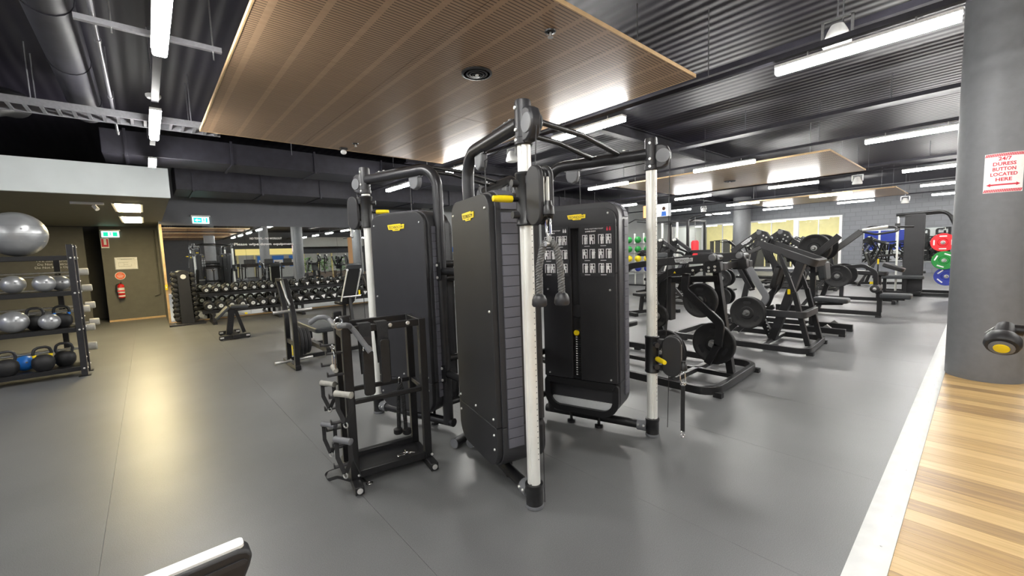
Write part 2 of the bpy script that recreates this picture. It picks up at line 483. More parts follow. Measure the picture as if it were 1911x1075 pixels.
def text(name, body, m, o, u, v, height, parent=None, align='CENTER', depth=0.0008, width=None, bold=False):
    """flat lettering as a thin mesh, baseline direction u, up v, centred on o"""
    cu = bpy.data.curves.new(name, 'FONT'); cu.body = body; cu.align_x = align; cu.align_y = 'CENTER'; cu.size = 1.0; cu.extrude = depth
    if bold: cu.offset = 0.025
    cu.resolution_u = 2
    ob = bpy.data.objects.new(name, cu); COL.objects.link(ob)
    dg = bpy.context.evaluated_depsgraph_get(); dg.update()
    me = bpy.data.meshes.new_from_object(ob.evaluated_get(dg))
    bpy.data.objects.remove(ob)
    xs = [p.co.x for p in me.vertices]; ys = [p.co.y for p in me.vertices]
    if not xs: return None
    nl = body.count('\n')+1
    k = height*nl/max(1e-6, (max(ys)-min(ys))) if nl > 1 else height/0.72
    kx = k if width is None else width/max(1e-6, (max(xs)-min(xs)))
    u = Vector(u).normalized(); v = Vector(v).normalized(); n = u.cross(v); o = Vector(o)
    mx_ = (max(xs)+min(xs))/2 if align == 'CENTER' else 0; my_ = (max(ys)+min(ys))/2
    base = worldloc(parent) if parent else Vector((0, 0, 0))
    for p in me.vertices:
        c = p.co
        p.co = o-base+u*((c.x-mx_)*kx)+v*((c.y-my_)*k)+n*(c.z)
    me.materials.clear(); me.materials.append(M[m])
    t = bpy.data.objects.new(name, me); COL.objects.link(t)
    if parent: t.parent = parent
    return t

# ================================================================== THE ROOM
XW0, XW1, YW0, ZC = -6.0, 25.0, -16.0, 3.95
YM = 13.1          # mirror wall
YF = 15.2          # wall with the extinguisher
YS0, YS1 = 0.22, 0.36
# --- floors
fl = MB().b2((XW0-.3, YS0-.05, -0.10), (30.4, 16.6, -0.008)).build('floor', 'rubber')
struct(fl, 'dark subfloor below the speckled rubber gym mats', 'floor')
x = 0.9-1.2*6
while x < 30:
    o = MB().b2((x+0.0007, YS1, -0.008), (x+1.1993, 16.5, 0.0)).build('rubber_mat', 'floor', fl)
    x += 1.2
ft = MB().b2((XW0-.3, YW0-.2, -0.10), (XW1+.3, YS0, -0.014)).build('floor_timber', 'board')
struct(ft, 'warm hardwood floorboards beyond the white threshold strip', 'floor')
i = 0; x = 0.6
while x < 15.5:
    y1 = YS0; k = 0
    while y1 > -2.2:
        L = random.uniform(0.7, 1.9) if k == 0 else 1.8
        o = MB().b2((x+0.0008, y1-L+0.0008, -0.014), (x+0.1292, y1-0.0008, 0.0)).build('floorboard', 'board', ft)
        y1 -= L; k += 1
        if x > 8: break
    x += 0.13; i += 1
tr = MB()
tr.prism([(0, 0), (YS1-YS0, 0), (YS1-YS0, 0.004), (YS1-YS0-0.045, 0.016), (0.02, 0.016), (0, 0.008)], (XW0, YS0, 0), (0, 1, 0), (0, 0, 1), 31.0, centre=False)
tr = tr.build('trim_1', 'strip')
struct(tr, 'white ramped threshold strip between rubber mats and timber floor', 'threshold')
sc = MB()
for k in range(24):
    sc.cyl((1.9+0.33*k, YS0+0.045, 0.0155), (1.9+0.33*k, YS0+0.045, 0.0172), 0.005, 8)
sc.build('screws', 'steel', tr)['kind'] = 'stuff'
# --- ceiling
ce = MB().b2((XW0-.3, YW0-.3, ZC), (XW1+6, 16.6, ZC+0.1)).build('ceiling', 'deck')
struct(ce, 'black ribbed metal deck high overhead', 'ceiling')
# --- walls
def wall(name, lo, hi, m, label):
    return struct(MB().b2(lo, hi).build(name, m), label, 'wall')
wb = wall('wall_back', (0.30, YM, 0), (7.4, YM+0.2, ZC), 'wallgrey', 'slate grey wall carrying the mirrors above the dumbbell racks')
wall('wall_back_pale', (7.4, YM, 0), (30.4, YM+0.2, ZC), 'wallpale', 'pale grey wall continuing past the mirrors')
wf = wall('wall_fire', (-0.85, YF, 0), (0.30, YF+0.2, ZC), 'wallfire', 'olive grey wall carrying the fire extinguisher')
wall('wall_return', (0.30, YM+0.2, 0), (0.45, YF+0.2, ZC), 'wallfire', 'short olive grey return wall beside the mirrors')
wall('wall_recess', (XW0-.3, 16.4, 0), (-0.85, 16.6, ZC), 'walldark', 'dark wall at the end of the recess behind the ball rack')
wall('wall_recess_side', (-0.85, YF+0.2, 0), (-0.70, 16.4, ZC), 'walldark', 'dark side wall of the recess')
wt = wall('wall_fire_door', (-4.5, 15.3, 0), (-1.15, 15.4, 2.5), 'wallfire', 'olive grey fire door leaf carrying white stencilled lettering')
wl = wall('wall_left', (XW0-.2, YW0, 0), (XW0, 16.4, ZC), 'wallpale', 'pale grey far side wall holding the blue windows')
wall('wall_front', (XW0-.2, YW0-.2, 0), (XW1+.2, YW0, ZC), 'wallgrey', 'slate grey wall at the far end of the timber floor')
# right wall with a band of windows
WINS = [(4.55, 6.30), (6.42, 8.55), (8.95, 11.0), (11.12, 12.9)]
zs0, zs1 = 0.12, 2.72
wr = wall('wall_right', (XW1, YW0, 0), (XW1+.2, 4.5, ZC), 'brick', 'slate grey painted blockwork wall beside the far windows')
wall('wall_right_head', (XW1, 4.5, zs1), (XW1+.2, YM, ZC), 'brick', 'slate grey wall band above the far windows')
wall('wall_right_sill', (XW1, 4.5, 0), (XW1+.2, YM, zs0), 'wallgrey', 'low slate grey sill wall below the far windows')
for n, (y0, y1) in enumerate(WINS):
    w = thing('window_%d' % (n+1), 'tall glazed window in the far wall, %s' % ('next to the blockwork', 'second from the blockwork', 'third from the blockwork', 'next to the back corner')[n], 'window', (XW1+.1, (y0+y1)/2, zs0))
    w['kind'] = 'structure'
    fr = MB()
    fr.b2((XW1-.02, y0-.06, zs0), (XW1+.12, y0+.05, zs1)); fr.b2((XW1-.02, y1-.05, zs0), (XW1+.12, y1+.06, zs1))
    fr.b2((XW1, y0+.05, zs0), (XW1+.1, y1-.05, zs0+.08)); fr.b2((XW1, y0+.05, zs1-.08), (XW1+.1, y1-.05, zs1))
    fr.build('window_frame', 'white', w)
    ym = (y0+y1)/2
    MB().b2((XW1+.02, ym-.02, zs0+.08), (XW1+.08, ym+.02, zs1-.08)).build('mullion', 'white', w)
    for a, b_ in ((y0+.05, ym-.02), (ym+.02, y1-.05)):
        MB().b2((XW1+.045, a, zs0+.08), (XW1+.055, b_, zs1-.08)).build('pane', 'pane', w)
# room beyond the windows
wall('wall_far_room', (30.2, 0, 0), (30.4, YM, ZC), 'cream', 'cream wall of the room behind the far windows')
wall('wall_far_room_side', (XW1+.2, 0, 0), (30.2, 0.2, ZC), 'cream', 'cream side wall of the room behind the far windows')
for n, y in enumerate((1.4, 3.5, 5.6, 7.7, 9.8, 11.9)):
    d = thing('door_%d' % (n+1), 'dark glazed opening in the cream wall of the far room', 'doorway', (30.15, y, 0), 'far room openings'); d['kind'] = 'structure'
    MB().b2((30.08, y-1.03, 0), (30.2, y-.95, 1.85)).b2((30.08, y+.95, 0), (30.2, y+1.03, 1.85)).b2((30.08, y-.95, 1.77), (30.2, y+.95, 1.85)).build('door_frame', 'cream', d)
    MB().b2((30.15, y-.95, 0), (30.19, y+.95, 1.77)).build('door_panel', 'walldark', d)
    [MB().b2((30.10, y+q-.035, 0), (30.15, y+q+.035, 1.77)).build('mullion', 'cream', d) for q in (-.45, .2, .62)]
# blue windows on the left wall (seen in the far mirror)
for n, (y0, y1) in enumerate(((4.5, 5.65), (5.75, 6.95), (7.05, 8.2))):
    w = thing('window_%d' % (n+5), 'blue tinted window in a white frame, side wall', 'window', (XW0, (y0+y1)/2, 0.9), 'blue windows'); w['kind'] = 'structure'
    MB().b2((XW0, y0-.05, .3), (XW0+.06, y0+.03, 2.45)).b2((XW0, y1-.03, .3), (XW0+.06, y1+.05, 2.45)).b2((XW0, y0+.03, .3), (XW0+.08, y1-.03, .42)).b2((XW0, y0+.03, 2.37), (XW0+.06, y1-.03, 2.45)).build('window_frame', 'white', w)
    MB().b2((XW0+.01, y0+.03, .42), (XW0+.03, y1-.03, 2.37)).build('pane', emit('blue_window_glow', (0.02, 0.07, 0.75), 0.16, (.004, .008, .05)) if n == 0 else bpy.data.materials['blue_window_glow'], w)

# --- mirrors over the dumbbell racks
mt = thing('wall_mirror', 'large wall mirror behind the dumbbell racks with white lettering', 'mirror', (0.33, YM, 0.03))
edges = [0.345, 0.83, 2.03, 3.23, 4.43, 5.63, 6.83]
for a, b_ in zip(edges[:-1], edges[1:]):
    MB().b2((a+.002, YM-.012, .06), (b_-.002, YM-.002, 2.42)).build('mirror_pane', 'mirror', mt)
MB().b2((0.30, YM-.03, .02), (0.345, YM-.001, 2.44)).build('side_trim', 'oak', mt)
MB().b2((0.345, YM-.03, .02), (6.85, YM-.001, .058)).build('bottom_trim', 'oak', mt)
a = ony(466, 446, YM-.014); b_ = ony(526, 444, YM-.014)
text('lettering', 'NO TOWEL - NO WORKOUT', 'white', (a+b_)/2, (1, 0, 0), (0, 0, 1), 0.055, mt, width=(b_-a).length, bold=True)
a = ony(437, 457, YM-.014); b_ = ony(548, 455, YM-.014)
text('lettering', 'Please wipe down equipment', 'white', (a+b_)/2, (1, 0, 0), (0, 0, 1), 0.065, mt, width=(b_-a).length, bold=True)
# far mirror on the blockwork
fm = thing('wall_mirror', 'small wall mirror on the far blockwork wall showing blue windows', 'mirror', (XW1, 2.9, .46))
MB().b2((XW1-.012, 0.9, .46), (XW1-.002, 3.7, 1.92)).build('mirror_pane', 'mirror', fm)
MB().b2((XW1-.02, .87, .44), (XW1-.001, .9, 1.94)).b2((XW1-.02, 3.7, .44), (XW1-.001, 3.73, 1.94)).build('side_trim', 'wallgrey', fm)
# baseboards
struct(MB().b2((-0.85, YF-.015, 0), (0.30, YF-.001, .05)).build('baseboard_fire', 'oak'), 'pale wood skirting below the extinguisher wall', 'skirting')

# --- pale bulkhead over the ball racks
bk = thing('wall_bulkhead', 'pale grey dropped bulkhead above the ball rack corner', 'bulkhead', (-3, 8.32, 2.5)); bk['kind'] = 'structure'
MB().b2((XW0, 8.30, 2.50), (0.365, 8.36, 2.945)).build('fascia', 'bulkhead', bk, bevel=.004)
MB().b2((XW0, 8.36, 2.515), (0.36, YF, 2.60)).build('soffit', 'wallfire', bk)
MB().b2((0.33, 8.36, 2.60), (0.36, YF, 2.945)).build('side_fascia', 'wallfire', bk)
for n, (y0, y1) in enumerate(((9.42, 10.82), (11.9, 13.55))):
    p = thing('ceiling_panel_light', 'warm square panel light in the bulkhead soffit, %s' % ('over the ball rack', 'by the exit sign')[n], 'light', (-0.15, (y0+y1)/2, 2.5))
    MB().b2((-0.33, y0-.02, 2.503), (0.04, y0+.02, 2.515)).b2((-0.33, y1-.02, 2.503), (0.04, y1+.02, 2.515)).b2((-0.35, y0-.02, 2.503), (-0.31, y1+.02, 2.515)).b2((0.0, y0-.02, 2.503), (0.04, y1+.02, 2.515)).build('frame', 'white', p)
    MB().b2((-0.31, y0+.02, 2.498), (0.0, y1-.02, 2.512)).build('diffuser', 'warmpanel', p)
tk = thing('track_light', 'small track spotlight under the bulkhead soffit', 'light', (-0.9, 10, 2.5))
pt = onz(178, 384, 2.46)
MB().bar([(pt.x-.28, pt.y, 2.495), (pt.x+.10, pt.y, 2.495)], .04, .035).build('track', 'white', tk)
MB().cyl((pt.x, pt.y, 2.475), (pt.x, pt.y, 2.44), .012).cyl((pt.x+.02, pt.y-.02, 2.40), (pt.x-.02, pt.y+.02, 2.46), .03).build('spot_head', 'white', tk)

# --- columns
def column(x, y, r, label):
    c = MB().cyl((x, y, 0), (x, y, ZC), r, 48).build('column', 'column')
    struct(c, label, 'column'); return c
column(6.64, -0.06, 0.29, 'round grey column bearing the duress button sign')
column(10.15, -0.20, 0.29, 'round grey column on the timber edge, next after the signed column')
column(6.3, -7.2, 0.30, 'round grey column deep behind the timber floor')
column(3.2, -7.2, 0.30, 'round grey column deep behind the timber floor, by the plants')
cc = onx(1384, 440, 24.0)
column(24.0, cc.y, 0.42, 'round grey column standing in front of the far windows')

# --- perforated timber ceiling panels
def ply_panel(x0, y0, x1, y1, label, nx=3, ny=2):
    t = thing('ceiling_panel', label, 'ceiling panel', ((x0+x1)/2, (y0+y1)/2, 3.2))
    dx, dy = (x1-x0)/nx, (y1-y0)/ny
    for i in range(nx):
        for j in range(ny):
            MB().b2((x0+i*dx+.002, y0+j*dy+.002, 3.2), (x0+(i+1)*dx-.002, y0+(j+1)*dy-.002, 3.228)).build('plywood_sheet', 'ply', t)
    e_ = MB()
    e_.b2((x0-.012, y0-.012, 3.198), (x0, y1+.012, 3.232)).b2((x1, y0-.012, 3.198), (x1+.012, y1+.012, 3.232))
    e_.b2((x0, y0-.012, 3.198), (x1, y0, 3.232)).b2((x0, y1, 3.198), (x1, y1+.012, 3.232))
    e_.build('edge_banding', 'oak', t)
    h = MB()
    for a in (x0+.4, x1-.4):
        for b2_ in (y0+.4, y1-.4):
            h.cyl((a, b2_, 3.228), (a, b2_, ZC), .004, 6)
    h.build('hanger_rods', 'steel', t)
    return t
ply_panel(0.675, 2.015, 4.33, 6.80, 'slotted plywood ceiling panel hanging above the cable station')
ply_panel(9.85, 2.0, 13.45, 6.80, 'slotted plywood ceiling panel hanging above the plate machines')
ply_panel(18.75, 2.0, 22.2, 6.80, 'slotted plywood ceiling panel hanging close to the far windows')
def round_diffuser(x, y, label, r=.145):
    t = thing('ceiling_diffuser', label, 'air vent', (x, y, 3.2))
    MB().lathe([(r, 0), (r, -.012), (r*.86, -.016), (r*.84, 0)], (x, y, 3.2), (0, 0, 1), 32).build('outer_ring', 'black', t)
    for q, z in ((.72, -.014), (.5, -.018), (.3, -.022)):
        MB().lathe([(r*q, z+.012), (r*q, z), (r*q*.82, z-.002), (r*q*.74, z+.012)], (x, y, 3.2), (0, 0, 1), 28).build('vane_ring', 'tubegrey', t)
    MB().lathe([(r*.15, -.004), (r*.13, -.028), (.001, -.03)], (x, y, 3.2), (0, 0, 1), 16).build('hub', 'whitebadge', t)
    return t
round_diffuser(2.50, 3.25, 'round black air diffuser in the panel above the cable station')
a = onz(1468, 323, 3.2)
round_diffuser(min(a.x, 13.1), 4.6, 'round black air diffuser in the panel above the plate machines')
def sprinkler(x, y, label, w=False):
    t = thing('ceiling_sprinkler', label, 'sprinkler', (x, y, 3.2))
    MB().lathe([(.045, 0), (.042, -.010), (.02, -.014), (.02, -.0)], (x, y, 3.2), (0, 0, 1), 20).build('escutcheon', 'black', t)
    MB().cyl((x, y, 3.196), (x, y, 3.155), .010).lathe([(.022, -.045), (.022, -.050), (.001, -.05)], (x, y, 3.2), (0, 0, 1), 12).build('nozzle', 'steel', t)
sprinkler(2.506, 2.30, 'small black sprinkler in the panel above the cable station, off the diffuser')
sprinkler(2.506, 6.31, 'small black sprinkler at the back edge of the panel above the cable station')
cmr = thing('ceiling_camera', 'small white dome camera at the back edge of the plywood panel', 'camera', (2.45, 6.66, 3.2))
MB().b2((2.40, 6.62, 3.17), (2.50, 6.70, 3.198)).build('mount', 'black', cmr)
MB().ball((2.45, 6.66, 3.135), .045, .8, 16, 10).build('dome', 'white', cmr)

# --- linear lights on black rails
LX = [0.21, 4.62, 9.10, 13.85, 18.2, 22.5]
LY = [-7.9, -5.0, -2.1, 0.77, 3.63, 6.49, 9.21]
rowname = {0.21: 'ball rack side', 4.62: 'row beside the cable station', 9.10: 'row over the plate machines', 13.85: 'row past the plate machines', 18.2: 'row before the far rack', 22.5: 'row nearest the far windows', -4.2: 'row over the side wall'}
crossname = {-7.9: 'far over the timber floor', -5.0: 'over the treadmills', -2.1: 'over the timber floor', 0.8: 'over the threshold strip', 3.6: 'level with the cable station front', 6.5: 'level with the plywood panel end', 9.2: 'level with the benches', 2.2: 'by its side wall', 4.2: 'second from its side wall', 6.2: 'third from its side wall', 8.2: 'fourth from its side wall', 10.2: 'fifth from its side wall', 12.0: 'by its back wall'}
def tube_light(x, y, z=3.1, L=1.2):
    t = thing('ceiling_linear_light', 'white tube light, %s, %s' % (rowname[x], crossname.get(round(y, 1), 'middle of the room')), 'light', (x, y, z))
    MB().b2((x-.05, y-L/2, z+.03), (x+.05, y+L/2, z+.055)).build('housing', 'white', t)
    MB().prism(rrect(.09, .055, .018, 3), (x, y, z+.003), (1, 0, 0), (0, 0, 1), L-.01).build('diffuser', 'light', t)
    MB().cyl((x, y-.35, z+.055), (x, y-.35, z+.11), .006, 8).cyl((x, y+.35, z+.055), (x, y+.35, z+.11), .006, 8).build('hanger_rods', 'steel', t)
for x in LX:
    for y in LY:
        tube_light(x, y)
for y in (-2.1, 0.77, 3.63, 6.49):
    tube_light(-4.2, y)
for k, (x, y) in enumerate(((27.5, 2.2), (27.5, 4.2), (27.5, 6.2), (27.5, 8.2), (27.5, 10.2), (27.5, 12.0))):
    rowname[27.5] = 'inside the room behind the far windows'
    tube_light(x, y, 2.72, 1.4)
for x in LX+[-4.2]:
    t = thing('ceiling_lighting_rail', 'slim black rail carrying the tube lights, %s' % rowname[x], 'rail', (x, 2.5, 3.22))
    MB().b2((x-.03, -13, 3.205), (x+.03, 8.0 if x < 1 else 12.2, 3.25)).build('channel', 'duct', t)
    h = MB()
    for y in range(-12, 8, 2):
        h.cyl((x, y, 3.25), (x, y, ZC), .005, 6)
    h.build('hanger_rods', 'pipe', t)

# --- pendant speakers
def speaker(px, py, X, label):
    p = onx(px, py, X)
    t = thing('ceiling_speaker', label, 'speaker', (p.x, p.y, p.z))
    MB().lathe([(.001, .11), (.05, .10), (.075, .05), (.105, -.03), (.11, -.07), (.10, -.085), (.001, -.085)], p, (0, 0, 1), 22).build('speaker_dome', 'greyplate' if False else 'paper', t)
    MB().b2((p.x-.012, p.y-.12, p.z), (p.x+.012, p.y-.10, p.z+.16)).b2((p.x-.012, p.y+.10, p.z), (p.x+.012, p.y+.12, p.z+.16)).b2((p.x-.012, p.y-.12, p.z+.15), (p.x+.012, p.y+.12, p.z+.165)).build('bracket', 'steel', t)
    MB().cyl((p.x, p.y, p.z+.165), (p.x, p.y, ZC), .006, 8).build('drop_rod', 'pipe', t)
speaker(1562, 68, 4.95, 'white pendant speaker beside the tube light near the column')
speaker(955, 293, 5.2, 'white pendant speaker behind the tall cable post')
speaker(1073, 314, 9.6, 'white pendant speaker above the weight tower with exercise chart')
speaker(1600, 338, 14.2, 'white pendant speaker past the second plywood panel')
speaker(1689, 375, 20.5, 'white pendant speaker close to the blockwork wall')
speaker(1313, 392, 18.6, 'white pendant speaker near the hanging screen')
p = onz(287, 190, 3.2)
t = thing('ceiling_smoke_detector', 'small white detector beside the tube light, ball rack side', 'detector', (p.x, p.y, 3.25))
MB().lathe([(.001, -.03), (.05, -.02), (.065, .0), (.065, .02), (.001, .02)], (p.x, p.y, 3.25), (0, 0, 1), 20).build('detector_head', 'paper', t)
MB().cyl((p.x, p.y, 3.27), (p.x, p.y, ZC), .006, 8).build('drop_rod', 'pipe', t)

# --- services in the black ceiling
def duct_box(lo, hi, label, axis, step=1.2):
    t = thing('ceiling_duct', label, 'duct', ((lo[0]+hi[0])/2, (lo[1]+hi[1])/2, lo[2]))
    MB().b2(lo, hi).build('duct_body', 'duct', t, bevel=.01)
    a, b_ = lo[axis], hi[axis]; k = a+.3
    while k < b_:
        l2, h2 = list(lo), list(hi); l2 = [q-.025 for q in l2]; h2 = [q+.025 for q in h2]; l2[axis] = k-.02; h2[axis] = k+.02
        MB().b2(l2, h2).build('flange', 'duct', t); k += step
    h = MB(); k = a+.6
    o2 = 1-axis
    while k < b_:
        for s in (lo[o2]-.03, hi[o2]+.03):
            q = [0, 0, hi[2]-.1]; q[axis] = k; q[o2] = s
            h.cyl(q, (q[0], q[1], ZC), .006, 6)
        k += step*1.5
    h.build('hanger_rods', 'pipe', t)
    return t
duct_box((0.6, 11.3, 3.05), (17.5, 12.5, 3.62), 'big rectangular black duct running along the mirror wall', 0, 1.3)
duct_box((-0.4, 9.6, 3.35), (9.0, 10.5, 3.75), 'second rectangular black duct in front of the mirror wall duct', 0, 1.5)
t = thing('ceiling_round_duct', 'black round duct running over the ball rack side', 'duct', (-0.42, 5, 3.5))
MB().tube([(-0.42, -4, 3.62), (-0.42, 8.2, 3.62)], .16, 20).build('duct_body', 'duct', t)
for k in range(9):
    MB().tube([(-0.42, -3.2+1.35*k, 3.62), (-0.42, -3.17+1.35*k, 3.62)], .167, 20).build('flange', 'duct', t)
t = thing('ceiling_pipe', 'bright thin conduit running beside the round duct', 'pipe', (-0.15, 4, 3.4))
MB().tube([(-0.15, -4, 3.4), (-0.15, 8.4, 3.4)], .017, 10).build('conduit', 'pipe', t)
for k in range(8):
    MB().tube([(-0.15, -3+1.6*k, 3.4), (-0.15, -2.94+1.6*k, 3.4)], .024, 10).b2((-0.155, -2.98+1.6*k, 3.41), (-0.145, -2.96+1.6*k, ZC)).build('clamp', 'pipe', t)
t = thing('ceiling_flexible_duct', 'grey flexible duct coil above the bulkhead', 'duct', (-1.1, 7.4, 3.3))
fx = MB()
for k in range(40):
    pass
pts = [(-3.5, 7.5, 3.15), (-2.2, 7.5, 3.2), (-1.45, 7.55, 3.3), (-1.15, 7.8, 3.5), (-1.1, 8.3, 3.6)]
pts = fillet(pts, .5, 6)
fx.tube(pts, .17, 18).build('hose', 'tubegrey', t)
t = thing('ceiling_cable_ladder', 'grey slotted cable ladder hung above the bulkhead edge', 'cable tray', (0.2, 7.15, 3.3))
for y in (6.98, 7.32):
    MB().b2((-2.6, y-.012, 3.28), (0.95, y+.012, 3.36)).build('side_rail', 'pipe', t)
for k in range(28):
    MB().b2((-2.5+.125*k, 6.99, 3.285), (-2.47+.125*k, 7.31, 3.305)).build('rung', 'pipe', t)
h = MB()
for xx in (-2.2, -0.8, 0.6):
    for y in (6.98, 7.32):
        h.cyl((xx, y, 3.36), (xx, y, ZC), .006, 6)
h.build('hanger_rods', 'pipe', t)
t = thing('ceiling_strut', 'short grey slotted strut hung beside the plywood panel', 'strut', (0.25, 4.43, 3.3))
MB().b2((-0.25, 4.41, 3.29), (0.64, 4.45, 3.33)).build('channel', 'pipe', t)
MB().cyl((0.58, 4.43, 3.22), (0.58, 4.43, ZC), .006, 8).cyl((-0.05, 4.43, 3.25), (-0.05, 4.43, ZC), .006, 8).build('hanger_rods', 'steel', t)
for n, (a, b_, lab) in enumerate((((5.3, -4), (5.3, 11), 'beside the near tube light row'), ((8.5, -4), (8.5, 11), 'before the second plywood panel'), ((15.2, -4), (15.2, 11), 'past the second plywood panel'))):
    t = thing('ceiling_cable_tray', 'long dark cable tray %s' % lab, 'cable tray', (a[0], 3, 3.5))
    MB().b2((a[0]-.12, a[1], 3.50), (a[0]-.11, b_[1], 3.56)).b2((a[0]+.11, a[1], 3.50), (a[0]+.12, b_[1], 3.56)).build('side_rail', 'duct', t)
    MB().b2((a[0]-.11, a[1], 3.50), (a[0]+.11, b_[1], 3.505)).build('tray_base', 'duct', t)
    h = MB()
    for y in range(-3, 11, 2):
        h.cyl((a[0], y, 3.505), (a[0], y, ZC), .006, 6)
    h.build('hanger_rods', 'pipe', t)
for n, y in enumerate((-0.6, 2.0+7.3, 4.9)):
    t = thing('ceiling_beam', 'black steel beam under the deck, %s' % ('over the threshold strip', 'by the back ducts', 'between the tube lights')[n], 'beam', (12, y, 3.7))
    MB().b2((4.9, y-.08, 3.72), (24.8, y+.08, 3.74)).b2((4.9, y-.01, 3.74), (24.8, y+.01, 3.93)).b2((4.9, y-.08, 3.93), (24.8, y+.08, 3.949)).build('web', 'duct', t)

# ================================================================== CABLE STATION
st = thing('cable_station', 'four tower black cable station with pale pulley posts and yellow badges', 'gym machine', (2.26, 2.74, 0))
class Arm:
    def __init__(s, P, ang, inner, du):
        s.du = du
        s.P = Vector((P[0], P[1], 0)); a = R_(ang)
        s.u = Vector((math.cos(a), math.sin(a), 0)); s.n = Vector((-s.u.y, s.u.x, 0))*inner   # n points to the plain side
    def __call__(s, u, n, z):
        return s.P + s.u*(u + (s.du if u >= .13 else 0)) + s.n*n + Vector((0, 0, z))
ARMS = [Arm((1.600, 1.685), 76.5, 1, .02), Arm((2.920, 1.685), 107.5, -1, .075), Arm((1.570, 3.790), -73, -1, .07), Arm((2.950, 3.790), -107, 1, .06)]
U0, U1, Z0, Z1 = 0.135, 0.785, 0.16, 1.86
NP, NI = 0.15, -0.19          # plain face, chart face
def badge(parent, o, u, v, w, m='yellow', ink='ink', body='TECHNOGYM'):
    h = w*0.30
    pl = [(-.50, .40), (-.48, .08), (-.44, -.30), (-.22, -.32), (-.18, -.50), (.24, -.50), (.28, -.28), (.50, -.26), (.52, .38), (.41, .40), (.38, .32), (.31, .32), (.28, .48), (-.10, .46)]
    b_ = MB().prism([(a*w, c*h) for a, c in pl], o, u, v, .006).build('badge', m, parent)
    n = Vector(u).normalized().cross(Vector(v).normalized())
    text('badge_lettering', body, ink, Vector(o)+n*.0032, u, v, h*.42, b_, width=w*.86)
    q = Vector(o)+n*.0034; uu, vv = Vector(u).normalized(), Vector(v).normalized()
    MB().prism(rrect(w*.22, h*.07, .0005, 1), q-vv*h*.34+uu*w*.06, u, v, .0006).build('badge_rule', ink, b_)
    return b_
def screw(mb, p, n, r=.009):
    mb.lathe([(r, -.002), (r, .004), (r*.7, .008), (.0005, .008)], p, n, 10)
Zup = Vector((0, 0, 1))
for k, A in enumerate(ARMS):
    u, n = A.u, A.n
    full = k < 3
    # post: oval aluminium profile with a groove and tick marks
    prof = []
    for i in range(28):
        a = 2*math.pi*i/28; r = .040
        x_, y_ = r*1.0*math.cos(a), r*.92*math.sin(a)
        prof.append((x_, y_))
    grooved = []
    for i, (x_, y_) in enumerate(prof):
        f = .72 if i in (9, 19) else 1.0
        grooved.append((x_*f, y_*f))
    MB().sweep([A(0, 0, .13), A(0, 0, 2.09)], grooved, side=u).build('pulley_post', 'alu', st)
    tk = MB()
    for j in range(52):
        z = .30+j*.033
        if z > 1.98: break
        side = (-u*1.0 - n*.35).normalized()
        q = A(0, 0, z)+side*.0405; t_ = Zup.cross(side)
        tk.box(q, (.006, .0015, .004), Matrix((t_, side, Zup)).transposed())
    tk.build('height_marks', 'ink', st)['kind'] = 'stuff'
    # foot socket and top socket
    ft_ = MB().lathe([(.050, 0), (.052, .012), (.050, .016), (.050, .12), (.053, .125), (.053, .145), (.044, .148)], A(0, 0, 0), (0, 0, 1), 28).build('post_foot', 'black', st)
    MB().lathe([(.0525, .0), (.0535, .004), (.0535, .016), (.0525, .02)], A(0, 0, .002), (0, 0, 1), 28).build('foot_ring', 'capgrey', ft_)
    MB().lathe([(.046, 2.075), (.050, 2.08), (.050, 2.11), (.046, 2.115), (.046, 2.30), (.042, 2.312), (.001, 2.312)], A(0, 0, 0), (0, 0, 1), 28).build('post_cap', 'shroud2', st)
    # pulley nose on the cap, outboard
    no = MB().prism([(0, -.085), (.045, -.085), (.085, -.06), (.105, -.01), (.105, .03), (.085, .075), (.05, .095), (0, .095)], A(-.035, 0, 2.165), -u, (0, 0, 1), .065).build('top_pulley_cover', 'shroud2', st, bevel=.012)
    for sgn in (-1, 1):
        MB().lathe([(.052, 0), (.050, .006), (.001, .008)], A(-.09, .0325*sgn, 2.17), n*sgn, 20).build('cover_disc', 'capgrey', no)
    # beam: post -> bend -> down the inner end of the tower
    path = fillet([A(.03, 0, 2.20), A(.80, 0, 2.20), A(.80, 0, .06)], .16, 8)
    MB().tube(path, .043, 18).build('frame_tube', 'tubegrey', st)
    pl = MB().prism(rrect(.26, .03, .01, 3), A(.22, 0, 2.243), u, n, .012).build('beam_plate', 'shroud', st)
    sc = MB()
    for a in (.13, .19):
        screw(sc, A(a, 0, 2.25), Zup, .012)
    for z in (2.10, 2.155, 2.27):
        screw(sc, A(0, .046, z), n, .011); screw(sc, A(0, -.046, z), -n, .011)
    sc.build('bolts', 'bolt', st)
    # guide pulley under the beam
    gp = MB().prism([(-.055, .05), (-.055, 0), (-.04, -.035), (0, -.055), (.04, -.035), (.055, 0), (.055, .05)], A(.56, 0, 2.10), u, (0, 0, 1), .05).build('guide_pulley', 'capgrey', st, bevel=.008)
    MB().prism(rrect(.15, .02, .006, 2), A(.56, 0, 2.155), u, n, .012).build('pulley_bracket', 'tubegrey', gp)
    # cable: beam underside, drop to stack, drop to carriage
    MB().tube([A(.05, 0, 2.135), A(.5, 0, 2.10)], .003, 6).tube([A(.50, 0, 2.10), A(.50, 0, 1.84)], .003, 6).build('stack_cable', 'black', st)
    # foot beam
    MB().tube([A(.04, 0, .075), A(.86, 0, .075)], .036, 16).build('foot_tube', 'black', st)
    MB().tube([A(.045, 0, .075), A(.115, 0, .075)], .046, 18).build('foot_collar', 'capgrey', st)
    sc = MB()
    for a in (.06, .10):
        screw(sc, A(a, .046, .085), n); screw(sc, A(a, -.046, .085), -n)
    sc.build('bolts', 'bolt', st)
    # ---- tower shroud
    w, h = U1-U0, Z1-Z0
    um, zm = (U0+U1)/2, (Z0+Z1)/2
    split = .44
    body = MB()
